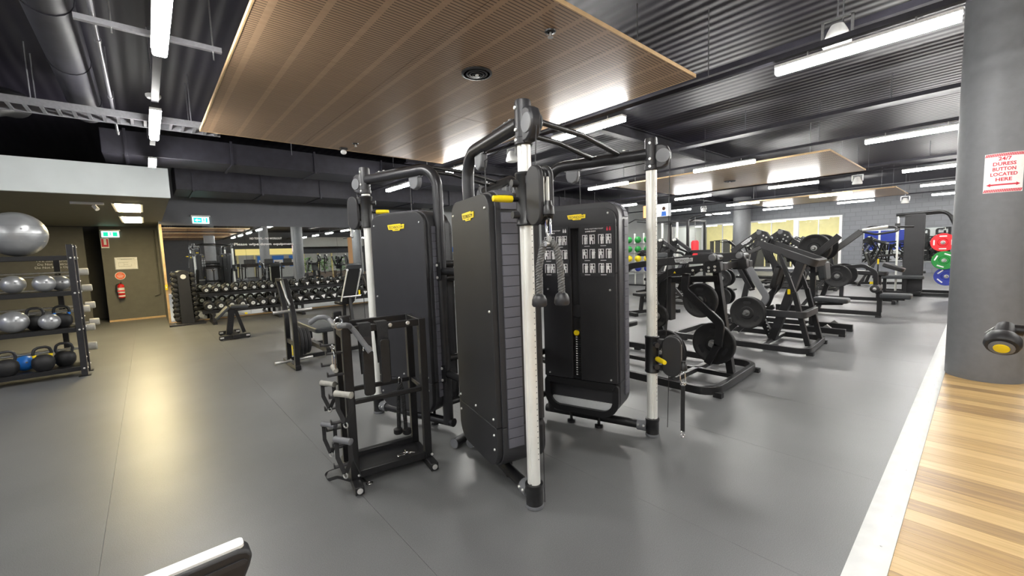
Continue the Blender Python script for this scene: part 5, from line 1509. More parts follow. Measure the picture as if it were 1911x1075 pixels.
# ---- third machine: standing lever with big plates and a seat
m3 = thing('plate_loaded_pulldown', 'black plate loaded machine with long raised arm and paired plates past the row machine', 'gym machine', (8.4, 2.2, 0))
for X in (8.08, 8.62):
    pbar(m3, 'base_rail', [(X, 1.36, .075), (X, 3.3, .075)], .07, .09)
    MB().b2((X-.04, 1.36, 0), (X+.04, 1.44, .035)).b2((X-.04, 3.2, 0), (X+.04, 3.28, .035)).build('foot_pad', 'rubber', m3)
    MB().prism([(-.06, 0), (.06, 0), (.0, .05)], (X, 1.60, .122), (0, 1, 0), (0, 0, 1), .06).build('gusset', 'steel', m3)
pbar(m3, 'cross_rail', [(8.08, 1.9, .08), (8.62, 1.9, .08)], .07, .07, side=(0, 1, 0)); pbar(m3, 'cross_rail', [(8.08, 3.1, .08), (8.62, 3.1, .08)], .07, .07, side=(0, 1, 0))
pbar(m3, 'main_post', [(8.34, 1.86, .10), (8.34, 1.86, 1.30)], .075, .075)
sp = MB()
for q in range(10): sp.tube([(8.34+.02*math.cos(a), 1.80+.02*math.sin(a), .58+q*.018) for a in [2*math.pi*i/10 for i in range(10)]], .004, 5, closed=True)
sp.build('height_spring', 'black', m3)
MB().prism(rrect(.28, .46, .06, 4), (8.34, 1.60, .545), (1, 0, 0), (0, 1, .03), .075).build('seat_pad', 'padgrey', m3, bevel=.022)
pbar(m3, 'seat_bracket', [(8.34, 1.84, .46), (8.34, 1.45, .49)], .07, .04)
pbar(m3, 'knee_post', [(8.34, 1.86, .95), (8.34, 1.70, 1.00)], .06, .06)
MB().prism(rrect(.34, .30, .05, 4), (8.3, 1.70, 1.02), (1, 0, 0), (0, .1, 1), .10).build('chest_pad', 'padgrey', m3, bevel=.025)
pbar(m3, 'rear_post', [(8.34, 3.0, .10), (8.34, 2.7, 1.62)], .08, .08)
pbar(m3, 'top_beam', fillet([(8.34, 2.75, 1.60), (8.34, 2.2, 1.55), (8.34, 1.86, 1.30)], .15, 5), .07, .08)
a, b_ = Vector((8.62, 2.45, 1.18)), onx(1607, 432, 8.9)
pbar(m3, 'raised_arm', [Vector((8.75, 1.95, 1.08)), b_], .07, .09)
pbar(m3, 'raised_arm', [Vector((8.02, 1.95, 1.08)), Vector((8.02, b_.y+.12, b_.z-.06))], .07, .09)
pbar(m3, 'arm_pivot', [(7.97, 1.97, 1.08), (8.80, 1.97, 1.08)], .07, .07, side=(0, 1, 0))
MB().lathe([(.02, 0), (.024, .02), (.024, .30), (.02, .32)], b_+Vector((-.05, -.02, .02)), (.3, -.9, .12), 14).build('hand_grip', 'alu', m3)  # pale metal paints in the white glare seen on this handle
MB().tube(fillet([b_, b_+Vector((.05, -.10, .07)), b_+Vector((.05, -.42, .05)), b_+Vector((-.06, -.46, -.02)), b_+Vector((-.12, -.20, -.06)), b_], .05, 4), .017, 10).build('handle_loop', 'shroud2', m3)
MB().tube([b_+Vector((.05, -.42, .05)), b_+Vector((.10, -.62, .04))], .015, 10).build('handle_tip', 'black', m3)
c = onx(1522, 463, 8.25)
pbar(m3, 'horn_post', [(8.45, 1.95, 1.08), (8.45, c.y, c.z)], .06, .07)
horn(m3, (8.45, c.y, c.z), (-1, 0, 0), .36); horn(m3, (8.45, c.y, c.z), (1, 0, 0), .30)
plate((8.17, c.y, c.z), (1, 0, 0), .225, .05, 'black plate on the near horn of the raised arm machine')
plate((8.24, c.y, c.z), (1, 0, 0), .225, .05, 'second black plate stacked on the near horn of the raised arm machine')
plate((8.70, c.y, c.z), (1, 0, 0), .225, .05, 'black plate on the far horn of the raised arm machine')
silver_badge(m3, (8.30, 2.45, 1.585), (0, -1, 0), (0, 0, 1), .18)

# ---- fourth machine: leg curl with rollers
m4 = thing('plate_loaded_leg_curl', 'black plate loaded leg machine with round roller and low thigh pad', 'gym machine', (10.5, 1.9, 0))
pbar(m4, 'base_rail', [(10.5, 1.24, .07), (10.5, 2.7, .07)], .07, .08)
pbar(m4, 'cross_rail', [(10.1, 2.5, .06), (11.0, 2.5, .06)], .07, .07, side=(0, 1, 0))
MB().b2((10.44, 1.24, 0), (10.56, 1.32, .03)).b2((10.1, 2.46, 0), (10.2, 2.54, .03)).b2((10.9, 2.46, 0), (11.0, 2.54, .03)).build('foot_pad', 'rubber', m4)
pbar(m4, 'front_post', [(10.5, 1.27, .10), (10.5, 1.27, .52)], .075, .075)
MB().prism(rrect(.30, .44, .05, 4), (10.5, 1.04, .43), (1, 0, 0), (0, 1, 0), .09).build('thigh_pad', 'padgrey', m4, bevel=.025)
pbar(m4, 'pad_bracket', [(10.5, 1.28, .36), (10.5, .92, .37)], .06, .04)
MB().lathe([(.05, 0), (.075, .01), (.078, .06), (.078, .22), (.075, .27), (.05, .28)], (10.34, 1.33, .56), (1, 0, 0), 22).build('roller_pad', 'pad', m4)
disc_cap(m4, (10.335, 1.33, .56), (-1, 0, 0), .030, .012, 'steel')
pbar(m4, 'curved_arm', fillet([(10.45, 2.0, .94), (10.45, 1.52, 1.0), (10.45, 1.34, .88), (10.45, 1.33, .60)], .14, 6), .05, .07)
pbar(m4, 'rear_post', [(10.5, 2.25, .08), (10.5, 2.0, .96)], .08, .08); pbar(m4, 'rear_post', [(10.75, 2.30, .08), (10.75, 2.05, .96)], .06, .06)
MB().prism(rrect(.32, .52, .05, 4), (10.6, 2.16, .82), (1, 0, 0), (0, .3, 1), .08).build('back_pad', 'pad', m4, bevel=.02)
pbar(m4, 'rear_leg', [(10.15, 2.5, .08), (10.3, 2.05, .80)], .06, .06)
c = onx(1563, 515, 10.25)
horn(m4, (10.45, c.y, c.z), (-1, 0, 0), .30); horn(m4, (10.45, c.y, c.z), (1, 0, 0), .45)
pbar(m4, 'horn_post', [(10.45, c.y, c.z), (10.5, 2.12, .86)], .06, .06)
plate((10.22, c.y, c.z), (1, 0, 0), .225, .05, 'black plate on the near horn of the roller leg machine')
plate((10.83, c.y, c.z+.0), (1, 0, 0), .225, .05, 'black plate on the far horn of the roller leg machine')
# more of the row, further off: a low sled bench and a leg machine
m5 = thing('low_leg_bench', 'low black leg bench with yellow tabs between the leg machine and the far rack', 'gym machine', (13.0, 1.6, 0))
pbar(m5, 'base_rail', [(13.0, 1.25, .08), (13.0, 2.9, .08)], .08, .08)
pbar(m5, 'cross_rail', [(12.7, 1.3, .05), (13.3, 1.3, .05)], .07, .07, side=(0, 1, 0)); pbar(m5, 'cross_rail', [(12.7, 2.8, .05), (13.3, 2.8, .05)], .07, .07, side=(0, 1, 0))
pbar(m5, 'support_post', [(13.0, 1.6, .10), (13.0, 1.6, .66)], .08, .08); pbar(m5, 'support_post', [(13.0, 2.3, .10), (13.0, 2.3, .66)], .08, .08)
MB().prism(rrect(.40, .80, .06, 4), (13.0, 1.85, .71), (1, 0, 0), (0, 1, .06), .09).build('bench_pad', 'pad', m5, bevel=.02)
MB().prism(rrect(.34, .40, .06, 4), (13.0, 1.35, .84), (1, 0, 0), (0, .9, .35), .09).build('head_pad', 'pad', m5, bevel=.02)
MB().lathe([(.05, -.2), (.07, -.19), (.07, .19), (.05, .2)], (13.0, 2.35, .86), (1, 0, 0), 18).build('roller_pad', 'pad', m5)
pbar(m5, 'roller_arm', [(13.0, 2.3, .60), (13.0, 2.35, .86)], .05, .05)
MB().box((12.92, 1.62, .98), (.03, .03, .12)).build('adjuster_tab', 'yellow', m5)
pbar(m5, 'tab_post', [(12.92, 1.62, .72), (12.92, 1.62, .94)], .025, .025)

# ---- far rack by the column with coloured plates
fr_ = thing('power_rack', 'tall black cable rack with curved top tubes beside the coloured plates', 'gym machine', (15.0, .95, 0))
MB().b2((14.92, 1.00, 0), (15.08, 1.38, 2.12)).build('column_cover', 'shroud', fr_, bevel=.01)
for X in (14.95, 15.85):
    MB().tube(fillet([(X, 1.55, 2.12), (X, .62, 2.16), (X, .45, 1.7), (X, .45, .05)], .25, 6), .035, 12).build('frame_tube', 'black', fr_)
    pbar(fr_, 'base_rail', [(X, .35, .05), (X, 1.9, .05)], .08, .08)
pbar(fr_, 'base_rail', [(14.95, .42, .05), (15.85, .42, .05)], .08, .08, side=(0, 1, 0))
pbar(fr_, 'rear_post', [(15.85, 1.2, .05), (15.85, 1.2, 2.14)], .08, .08)
MB().tube([(14.9, 1.50, .10), (14.9, 1.50, 2.08)], .022, 10).build('pulley_post', 'alu', fr_)
pbar(fr_, 'post_bracket', [(14.9, 1.5, 2.07), (14.95, 1.2, 2.09)], .04, .04); pbar(fr_, 'post_bracket', [(14.9, 1.5, .11), (14.95, 1.2, .11)], .04, .04)
MB().b2((14.86, 1.46, 1.72), (14.94, 1.56, 1.9)).build('pulley_carriage', 'black', fr_)
MB().prism(rrect(.30, 1.0, .05, 4), (14.75, 1.45, .50), (1, 0, 0), (0, 1, 0), .09).build('bench_pad', 'padgrey', fr_, bevel=.02)
pbar(fr_, 'bench_post', [(14.75, 1.3, .04), (14.75, 1.3, .46)], .07, .07); pbar(fr_, 'bench_post', [(14.75, 1.7, .04), (14.75, 1.7, .46)], .07, .07)
pbar(fr_, 'bench_rail', [(14.75, 1.0, .10), (14.75, 1.95, .10)], .06, .06)
MB().b2((14.7, 1.92, .30), (14.8, 2.0, .36)).build('adjuster_tab', 'yellow', fr_)
pbar(fr_, 'tab_link', [(14.75, 1.7, .33), (14.75, 1.93, .33)], .03, .03)
for z, c_, m_, nm in ((1.37, .66, 'red2', 'red'), (.93, .62, 'green', 'green'), (.53, .57, 'navy', 'blue')):
    horn(fr_, (14.92, c_, z), (-1, 0, 0), .28)
    pbar(fr_, 'horn_arm', [(14.95, .45, z), (14.95, c_, z)], .05, .06)
    xo = 14.72 if nm == 'green' else 14.80
    p_ = plate((xo, c_, z), (1, 0, 0), .225, .055, 'bright %s bumper plate on the far rack beside the column' % nm, None, m_, lugs=False, rim=.45)
    for q in range(4):
        a = q*math.pi/2+(0.4 if nm == 'green' else .8 if nm == 'blue' else 0)
        c2 = Vector((xo-.029, c_+.155*math.cos(a), z+.155*math.sin(a)))
        MB().prism(rrect(.13, .028, .004, 2), c2, (0, -math.sin(a), math.cos(a)), (0, math.cos(a), math.sin(a)), .004).build('lettering_bar', 'white' if nm != 'red' else 'paper', p_)

# ================================================================== SIGNS AND WALL FITTINGS
CCX, CCY, CR = 6.64, -0.06, 0.29
def wrap_obj(ob, a0, rad):
    """bend flat x,z geometry (x along the arc from angle a0, y = proud) round the column"""
    for v in ob.data.vertices:
        x, y, z = v.co
        a = a0 + x/rad; r = rad - y
        v.co = (r*math.cos(a), r*math.sin(a), z)
sg = thing('duress_sign', 'white and red duress button notice wrapped on the grey column', 'sign', (CCX, CCY, 0))
SA0, SW, SZ0, SZ1 = R_(163.0), 0.262, 1.92, 2.30
def grid(x0, x1, z0, z1, y0, y1, n=14):
    mb = MB()
    for i in range(n):
        a, b_ = x0+(x1-x0)*i/n, x0+(x1-x0)*(i+1)/n
        mb.b2((a, y0, z0), (b_, y1, z1))
    return mb
def sign_piece(mb, name, m):
    ob = mb.build(name, m, None, smooth=False); wrap_obj(ob, SA0, CR); ob.parent = sg; return ob
sign_piece(grid(0, SW, SZ0, SZ1, -.004, 0), 'sign_board', 'paper')
hm = MB()
for z0 in (SZ0+.004, SZ1-.032):
    k = 0.0
    while k < SW-.02:
        hm.prism([(k+.002, z0), (k+.010, z0), (k+.018, z0+.028), (k+.010, z0+.028)], (0, -.0048, 0), (1, 0, 0), (0, 0, 1), .0012); k += .0115
sign_piece(hm, 'hatched_border', 'redink')
for i, (wd, w_, z) in enumerate((('24/7', .085, 2.245), ('DURESS', .150, 2.196), ('BUTTON', .150, 2.146), ('LOCATED', .175, 2.096), ('HERE', .105, 2.046))):
    t = text('sign_lettering', wd, 'redink', (SW/2, -.0048, z), (1, 0, 0), (0, 0, 1), .033, None, width=w_, bold=True)
    wrap_obj(t, SA0, CR); t.parent = sg
arw = grid(.045, SW-.045, 1.988, 2.002, -.0058, -.0045)
arw.prism([(.02, 1.995), (.048, 1.978), (.048, 2.012)], (0, -.005, 0), (1, 0, 0), (0, 0, 1), .0012).prism([(SW-.02, 1.995), (SW-.048, 2.012), (SW-.048, 1.978)], (0, -.005, 0), (1, 0, 0), (0, 0, 1), .0012)
sign_piece(arw, 'double_arrow', 'redink')

YP = YF-.002
def exit_sign(x0, x1, z0, z1, Y, label, arrow, cyan):
    t = thing('exit_sign', label, 'exit sign', ((x0+x1)/2, Y, z0))
    MB().b2((x0-.03, Y-.05, z1), (x1+.03, Y, z1+.045)).build('sign_housing', 'steel', t, bevel=.006)
    MB().b2((x0, Y-.03, z0), (x1, Y-.018, z1)).build('sign_panel', 'exitwhite', t)
    w = x1-x0; h = z1-z0; zc = (z0+z1)/2; g_ = 'exitcyan' if cyan else 'exitgreen'
    if arrow:
        MB().b2((x0+.08*w, Y-.033, z0+.14*h), (x0+.56*w, Y-.030, z1-.12*h)).build('green_field', g_, t)
        MB().b2((x0+.80*w, Y-.033, z0+.14*h), (x0+.90*w, Y-.030, z1-.12*h)).build('door_symbol', g_, t)
        MB().prism([(x0+.14*w, zc), (x0+.30*w, zc+.26*h), (x0+.30*w, zc+.09*h), (x0+.48*w, zc+.09*h), (x0+.48*w, zc-.09*h), (x0+.30*w, zc-.09*h), (x0+.30*w, zc-.26*h)], (0, Y-.035, 0), (1, 0, 0), (0, 0, 1), .003).build('arrow', 'exitwhite', t)
        fx = x0+.68*w
    else:
        MB().b2((x0+.10*w, Y-.033, z0+.16*h), (x0+.37*w, Y-.030, z1-.14*h)).build('green_field', g_, t)
        MB().b2((x0+.64*w, Y-.033, z0+.16*h), (x0+.90*w, Y-.030, z1-.14*h)).build('green_field', g_, t)
        fx = x0+.505*w
    f = MB(); q = Vector((fx, Y-.032, zc))
    f.lathe([(.09*h, -.001), (.09*h, .001)], q+Zup*(.25*h), (0, 1, 0), 10)
    f.bar([q+Zup*(.15*h), q-Zup*(.05*h)+Vector((.02*h, 0, 0))], .12*h, .002, side=(1, 0, 0))
    f.bar([q-Zup*(.05*h), q+Vector((-.14*h, 0, -.30*h))], .07*h, .002, side=(1, 0, 0)).bar([q-Zup*(.05*h), q+Vector((.16*h, 0, -.26*h))], .07*h, .002, side=(1, 0, 0))
    f.bar([q+Zup*(.12*h), q+Vector((.18*h, 0, .02*h))], .06*h, .002, side=(1, 0, 0)).bar([q+Zup*(.12*h), q+Vector((-.17*h, 0, .0))], .06*h, .002, side=(1, 0, 0))
    f.build('running_figure', g_, t)
exit_sign(-.81, -.475, 2.235, 2.39, YP, 'green running figure exit sign above the red extinguisher marker', False, False)
exit_sign(.95, 1.29, 2.475, 2.635, YM-.002, 'glowing exit sign with left arrow above the mirror', True, True)
t = thing('extinguisher_marker', 'red square fire extinguisher marker under the exit sign', 'sign', (-.766, YP, 1.96))
MB().b2((-.84, YP-.006, 1.955), (-.69, YP, 2.205)).build('sign_board', 'paper', t)
MB().b2((-.83, YP-.009, 1.985), (-.70, YP-.006, 2.195)).build('red_field', 'redink', t)
MB().b2((-.785, YP-.012, 2.04), (-.735, YP-.009, 2.19)).build('extinguisher_symbol', 'paper', t)
t = thing('evacuation_notice', 'white framed evacuation diagram on the olive grey wall', 'notice', (-.4, YP, 1.38))
MB().b2((-.622, YP-.014, 1.38), (-.175, YP, 1.70)).build('frame', 'steel', t)
MB().b2((-.605, YP-.017, 1.395), (-.192, YP-.014, 1.685)).build('paper_sheet', 'paper', t)
n_ = MB()
for z, x0, x1 in ((1.655, -.57, -.23), (1.645, -.50, -.28)): n_.b2((x0, YP-.0185, z), (x1, YP-.017, z+.006))
for (x0, z0, x1, z1) in ((-.55, 1.46, -.30, 1.462), (-.55, 1.56, -.36, 1.562), (-.55, 1.46, -.548, 1.56), (-.30, 1.46, -.298, 1.52), (-.45, 1.46, -.448, 1.56), (-.45, 1.51, -.36, 1.512)): n_.b2((x0, YP-.0185, z0), (x1, YP-.017, z1+.002))
n_.build('plan_lines', 'ink', t)
t = thing('round_extinguisher_notice', 'round orange red instruction disc above the extinguisher', 'sign', (-.545, YP, 1.21))
MB().lathe([(.105, 0), (.105, .006), (.001, .006)], (-.545, YP, 1.215), (0, -1, 0), 32).build('disc', 'paper', t)
MB().lathe([(.095, .006), (.095, .009), (.001, .009)], (-.545, YP, 1.215), (0, -1, 0), 32).build('orange_field', 'orange', t)
n_ = MB()
for z, w in ((1.255, .07), (1.215, .13), (1.195, .11), (1.17, .08)): n_.b2((-.545-w/2, YP-.0105, z), (-.545+w/2, YP-.009, z+.008))
n_.build('printed_lines', 'paper', t)
ex = thing('fire_extinguisher', 'red fire extinguisher hung on the olive grey wall', 'extinguisher', (-.555, YF-.09, .62))
exc = (-.555, YF-.095)
MB().lathe([(.001, .625), (.06, .625), (.07, .64), (.07, .93), (.06, .97), (.03, .995), (.025, 1.01)], (exc[0], exc[1], 0), (0, 0, 1), 24).build('cylinder', 'red', ex)
MB().lathe([(.0708, .76), (.0708, .90)], (exc[0], exc[1], 0), (0, 0, 1), 24).build('label_band', 'paper', ex)
MB().b2((exc[0]-.072, exc[1]-.0725, .80), (exc[0]+.072, exc[1]-.0715, .835)).build('label_stripe', 'red2', ex)
MB().lathe([(.0708, .66), (.0708, .70)], (exc[0], exc[1], 0), (0, 0, 1), 24).build('lower_band', 'paper', ex)
MB().box((exc[0]+.01, exc[1]-.02, 1.04), (.025, .10, .018), Matrix.Rotation(.25, 3, 'X')).box((exc[0]+.01, exc[1]-.02, 1.015), (.025, .09, .014)).build('valve_handle', 'black', ex)
MB().tube(fillet([(exc[0], exc[1], 1.01), (exc[0]-.09, exc[1], .99), (exc[0]-.10, exc[1], .82), (exc[0]-.075, exc[1], .70)], .05, 5), .012, 8).build('hose', 'rubber', ex)
MB().b2((exc[0]-.03, exc[1]+.06, .9), (exc[0]+.03, YF, 1.0)).build('wall_bracket', 'black', ex)
pp = thing('wall_pipe', 'thin olive conduit with an elbow on the wall beside the mirror', 'pipe', (.22, YP, .64))
MB().tube(fillet([(.215, YF-.03, 2.42), (.225, YF-.03, .66), (.11, YF-.03, .62)], .05, 5), .018, 10).build('conduit', 'wallfire', pp)
for z in (2.2, 1.5, .9): MB().b2((.19, YF-.05, z), (.25, YF, z+.03)).build('clamp', 'wallfire', pp)
sw = thing('wall_switch', 'small yellow isolator box on the mirror side trim', 'switch', (.322, YM-.05, .93))
MB().b2((.295, YM-.065, .86), (.345, YM-.032, .98)).build('switch_box', 'yellow', sw, bevel=.004); MB().b2((.31, YM-.07, .91), (.33, YM-.065, .94)).build('rocker', 'paper', sw)
fd = thing('door_lettering', 'white stencilled fire door wording behind the ball rack', 'sign', (-1.74, 15.3, 1.45))
for i, (wd, px0, px1, y) in enumerate((('STOP', 88, 105, 481), ('Fire Safety Door', 68, 131, 487), ('Do Not Obstruct', 70, 132, 493), ('Do Not Keep Open', 65, 137, 499.5))):
    a, b_ = ony(px0, y, 15.295), ony(px1, y, 15.295)
    text('stencil_line', wd, 'paper', (a+b_)/2, (1, 0, 0), (0, 0, 1), .055, fd, width=abs(b_.x-a.x))

# ================================================================== NEAR ODDS AND ENDS
hn = thing('training_arm', 'black swivel arm end with a yellow button before the column', 'machine arm', (2.66, -.95, 0))
MB().tube(fillet([(2.60, -.085, 1.118), (2.66, -.95, 1.10), (2.66, -.95, .02)], .08, 6), .022, 14).build('arm_tube', 'black', hn)
MB().lathe([(.16, 0), (.16, .015), (.03, .02)], (2.66, -.95, 0), (0, 0, 1), 24).build('base_plate', 'black', hn)
d = Vector((-.80, .08, -.58)).normalized()
o_ = Vector((2.60, -.075, 1.125))
MB().lathe([(.001, -.012), (.026, -.008), (.030, .02), (.028, .045), (.046, .062), (.052, .075), (.052, .10), (.046, .112), (.001, .114)], o_, d, 24).build('swivel_head', 'shroud', hn)
MB().lathe([(.030, .113), (.036, .116), (.036, .119), (.026, .121)], o_, d, 20).build('button_ring', 'capgrey', hn)
MB().lathe([(.024, .116), (.022, .124), (.001, .126)], o_, d, 20).build('button', 'yellow', hn)
MB().tube([o_+Vector((0, -.045, .004)), o_+Vector((-.02, -.062, -.05))], .008, 8).tube([o_+Vector((0, .02, .0)), o_+Vector((-.02, .05, -.03))], .008, 8).build('cable_lug', 'steel', hn)
cs = thing('console_panel', 'dark machine console with a glossy white top edge close to the viewer', 'console', (-.15, .945, 0))
MB().prism([(-.45, .945), (.088, .945), (.104, .938), (.110, .925), (.104, .905), (.045, .78), (-.45, .78)], (0, .9435, 0), (1, 0, 0), (0, 0, 1), .042).build('console_body', 'shroud', cs, bevel=.006)
MB().prism(rrect(.53, .030, .008, 3), (-.167, .944, .947), (1, 0, 0), (0, 1, 0), .006).build('top_edge', 'strip', cs)
MB().prism([(-.45, .925), (.095, .925), (.100, .920), (.095, .915), (-.45, .915)], (0, .9215, 0), (1, 0, 0), (0, 0, 1), .004).build('bezel_line', 'shroud2', cs)
MB().b2((-.33, .92, .02), (-.26, .965, .79)).build('console_post', 'black', cs)
MB().b2((-.50, .72, 0), (-.10, 1.15, .03)).build('base_plate', 'black', cs)

# ================================================================== FAR FLOOR, TOWARDS THE WINDOWS
tv = thing('hanging_screen', 'hanging television screen showing a person on an orange and white picture', 'screen', (17, 9.5, 2.8))
s0, s1 = onx(1200, 408, 17), onx(1252, 378, 17)
MB().b2((17.0, s1.y, s0.z), (17.06, s0.y, s1.z)).build('screen_case', 'black', tv)
MB().b2((16.994, (s0.y+s1.y)/2, s0.z+.02), (17.0, s0.y-.02, s1.z-.02)).build('picture_field', emit('screen_orange', (0.95, 0.50, 0.22), 0.5), tv)
MB().b2((16.994, s1.y+.02, s0.z+.02), (17.0, (s0.y+s1.y)/2, s1.z-.02)).build('picture_field', emit('screen_white', (0.9, 0.9, 0.92), 0.5), tv)
hp_ = (16.992, s1.y+.32, s1.z-.22)
MB().lathe([(.08, 0), (.08, .002), (.001, .003)], hp_, (-1, 0, 0), 16).build('picture_head', emit('screen_skin', (0.10, 0.05, 0.03), .1), tv)
MB().prism([(-.12, s0.z+.03), (.12, s0.z+.03), (.10, s1.z-.34), (-.10, s1.z-.34)], (16.991, s1.y+.32, 0), (0, -1, 0), (0, 0, 1), .002).build('picture_torso', emit('screen_blue', (0.05, 0.15, 0.5), .3), tv)
MB().cyl((17.03, (s0.y+s1.y)/2, s1.z), (17.03, (s0.y+s1.y)/2, ZC), .025, 10).build('ceiling_pole', 'black', tv)
# functional rig
rg = thing('functional_rig', 'tall black functional training rig with pull up wings before the far windows', 'rig', (15.6, 7.9, 0))
for x, y in ((15.0, 7.2), (15.0, 8.6), (16.4, 7.2), (16.4, 8.6)):
    MB().b2((x-.04, y-.04, 0), (x+.04, y+.04, 2.45)).build('upright', 'black', rg)
    MB().b2((x-.12, y-.12, 0), (x+.12, y+.12, .015)).build('foot_plate', 'black', rg)
for a, b_ in (((15.0, 7.2), (15.0, 8.6)), ((16.4, 7.2), (16.4, 8.6)), ((15.0, 7.2), (16.4, 7.2)), ((15.0, 8.6), (16.4, 8.6))):
    pbar(rg, 'top_beam', [(a[0], a[1], 2.43), (b_[0], b_[1], 2.43)], .07, .07, side=(0, 0, 1))
for y in (7.2, 8.6):
    s = -1 if y < 8 else 1
    MB().tube(fillet([(15.0, y, 2.45), (14.95, y+s*.25, 2.55), (14.95, y+s*.75, 2.62), (14.95, y+s*1.05, 2.50)], .15, 5), .022, 10).build('pull_up_bar', 'black', rg)
    MB().tube(fillet([(15.15, y, 2.40), (15.1, y+s*.3, 2.47), (15.1, y+s*.75, 2.53)], .15, 5), .022, 10).build('pull_up_bar', 'black', rg)
for y in (7.6, 8.2):
    MB().b2((14.97, y-.03, .9), (15.03, y+.03, 2.40)).build('pulley_post', 'alu', rg)
MB().b2((14.98, 7.2, .88), (15.02, 8.6, .94)).build('lower_beam', 'black', rg)
bg = thing('punching_bag', 'red punching bag hanging from the functional rig', 'punching bag', (15.0, 6.93, 1.1))
bc = onx(1297, 462, 15.0)
MB().lathe([(.001, 1.10), (.10, 1.10), (.13, 1.13), (.13, 1.62), (.10, 1.68), (.001, 1.69)], (15.0, bc.y, 0), (0, 0, 1), 20).build('bag_body', 'red2', bg)
for s in (-1, 1):
    MB().tube([(15.0+s*.09, bc.y, 1.67), (15.0, bc.y, 1.9)], .006, 6).build('chain', 'steel', bg)
MB().tube([(15.0, bc.y, 1.9), (15.0, bc.y, 2.56)], .008, 6).build('hanger', 'steel', bg)
pbar(rg, 'bag_arm', [(15.0, 7.2, 2.46), (15.0, bc.y+.035, 2.57)], .05, .05, side=(1, 0, 0))
# ball shelves
bs = thing('ball_stand', 'white posted storage stand holding green and yellow balls', 'rack', (14.6, 9.3, 0))
ys = [8.55, 8.95, 9.35, 9.75]
for y in (8.33, 8.75, 9.15, 9.55, 9.97):
    MB().b2((14.57, y-.02, 0), (14.63, y+.02, 2.05)).build('post', 'alu', bs)
for z in (.55, .92, 1.29, 1.66):
    MB().b2((14.45, 8.35, z-.03), (14.75, 9.95, z-.004)).build('shelf', 'steel', bs)
MB().b2((14.45, 8.30, 0), (14.75, 10.0, .05)).build('base', 'black', bs)
for zi, (z, m_, nm) in enumerate(((.55, 'navy', 'dark blue'), (.92, 'yellow', 'yellow'), (1.29, 'green', 'green'), (1.66, 'green', 'green'))):
    for yi, y in enumerate(ys):
        r = .13; z += .005
        t = thing('medicine_ball', '%s ball on the white posted stand, %s shelf' % (nm, ('lowest', 'second', 'third', 'top')[zi]), 'ball', (14.6, y, z), '%s stand balls, %s shelf' % (nm, ('lowest', 'second', 'third', 'top')[zi]))
        MB().ball((14.5, y, z+r), r, 1, 18, 12).build('ball_skin', m_, t)
        MB().tube([(14.5+(r+.001)*math.cos(a), y, z+r+(r+.001)*math.sin(a)) for a in [2*math.pi*i/20 for i in range(20)]], .003, 4, closed=True).build('seam', 'rubber', t)
# further machines of the same family
def far_copy(src, loc, rz, label):
    c = clone(src, loc, rz, label)
    return c
far_copy(m2, (10.6, 5.2, 0), R_(180), 'black lever row machine facing the plate machine row')
far_copy(m1, (12.4, 6.6, 0), R_(180), 'black lever press standing before the functional rig')
far_copy(m2, (17.6, 4.6, 0), R_(10), 'black lever row machine close to the far windows')
far_copy(m3, (19.4, 6.4, 0), R_(170), 'black raised arm machine close to the far windows')
far_copy(m1, (15.9, 3.7, 0), R_(0), 'black lever press between the plate trees and the blockwork wall')
far_copy(m4, (18.0, 2.2, 0), R_(20), 'black roller leg machine before the blockwork wall')
far_copy(ib, (8.7, 4.9, 0), R_(70), 'black incline bench standing alone behind the press')
far_copy(ib, (12.6, 9.6, 0), R_(100), 'black incline bench standing near the white posted ball stand')
# plate tree between machines
def plate_tree(x, y, label, grp):
    t = thing('plate_tree', label, 'rack', (x, y, 0))
    MB().b2((x-.05, y-.05, .05), (x+.05, y+.05, 1.15)).build('mast', 'black', t)
    MB().b2((x-.30, y-.30, 0), (x+.30, y+.30, .05)).build('base', 'black', t, bevel=.01)
    for k, (s, z) in enumerate(((-1, .38), (1, .38), (-1, .78), (1, .78))):
        horn(t, (x+s*.05, y, z), (s, 0, 0), .22)
        plate((x+s*.115, y, z), (1, 0, 0), .19, .05, 'black plate stored on the ' + grp, 'plates on the ' + grp)
    return t
plate_tree(9.4, 3.7, 'black plate tree between the row machine and the far benches', 'near plate tree')
plate_tree(14.2, 5.6, 'black plate tree before the functional rig', 'far plate tree')
# shelf of small kit against the pale wall, seen between the towers
sk = thing('kit_shelf', 'open steel shelf of small kit against the pale wall', 'shelf', (8.6, 12.8, 0))
for x in (7.9, 9.5, 11.1):
    for y in (12.55, 13.0):
        MB().b2((x-.02, y-.02, 0), (x+.02, y+.02, 1.75)).build('post', 'black', sk)
for z in (.35, .75, 1.15, 1.55):
    MB().b2((7.9, 12.54, z-.03), (11.1, 13.01, z)).build('shelf', 'steel', sk)
cols = ['green', 'blue', 'green', 'silverball', 'rubber', 'greyplate', 'navy', 'rubber', 'yellow', 'rubber', 'silverball', 'green']
for i in range(12):
    x = 8.1+.25*i; z = 1.555; r = .10
    m_ = cols[i]
    t = thing('medicine_ball', 'small ball on the top of the open kit shelf', 'ball', (x, 12.77, z), 'balls on the open kit shelf')
    MB().ball((x, 12.77, z+r), r, 1, 16, 10).build('ball_skin', m_, t)
    MB().tube([(x+(r+.001)*math.cos(a), 12.77, z+r+(r+.001)*math.sin(a)) for a in [2*math.pi*j/16 for j in range(16)]], .003, 4, closed=True).build('seam', 'rubber', t)
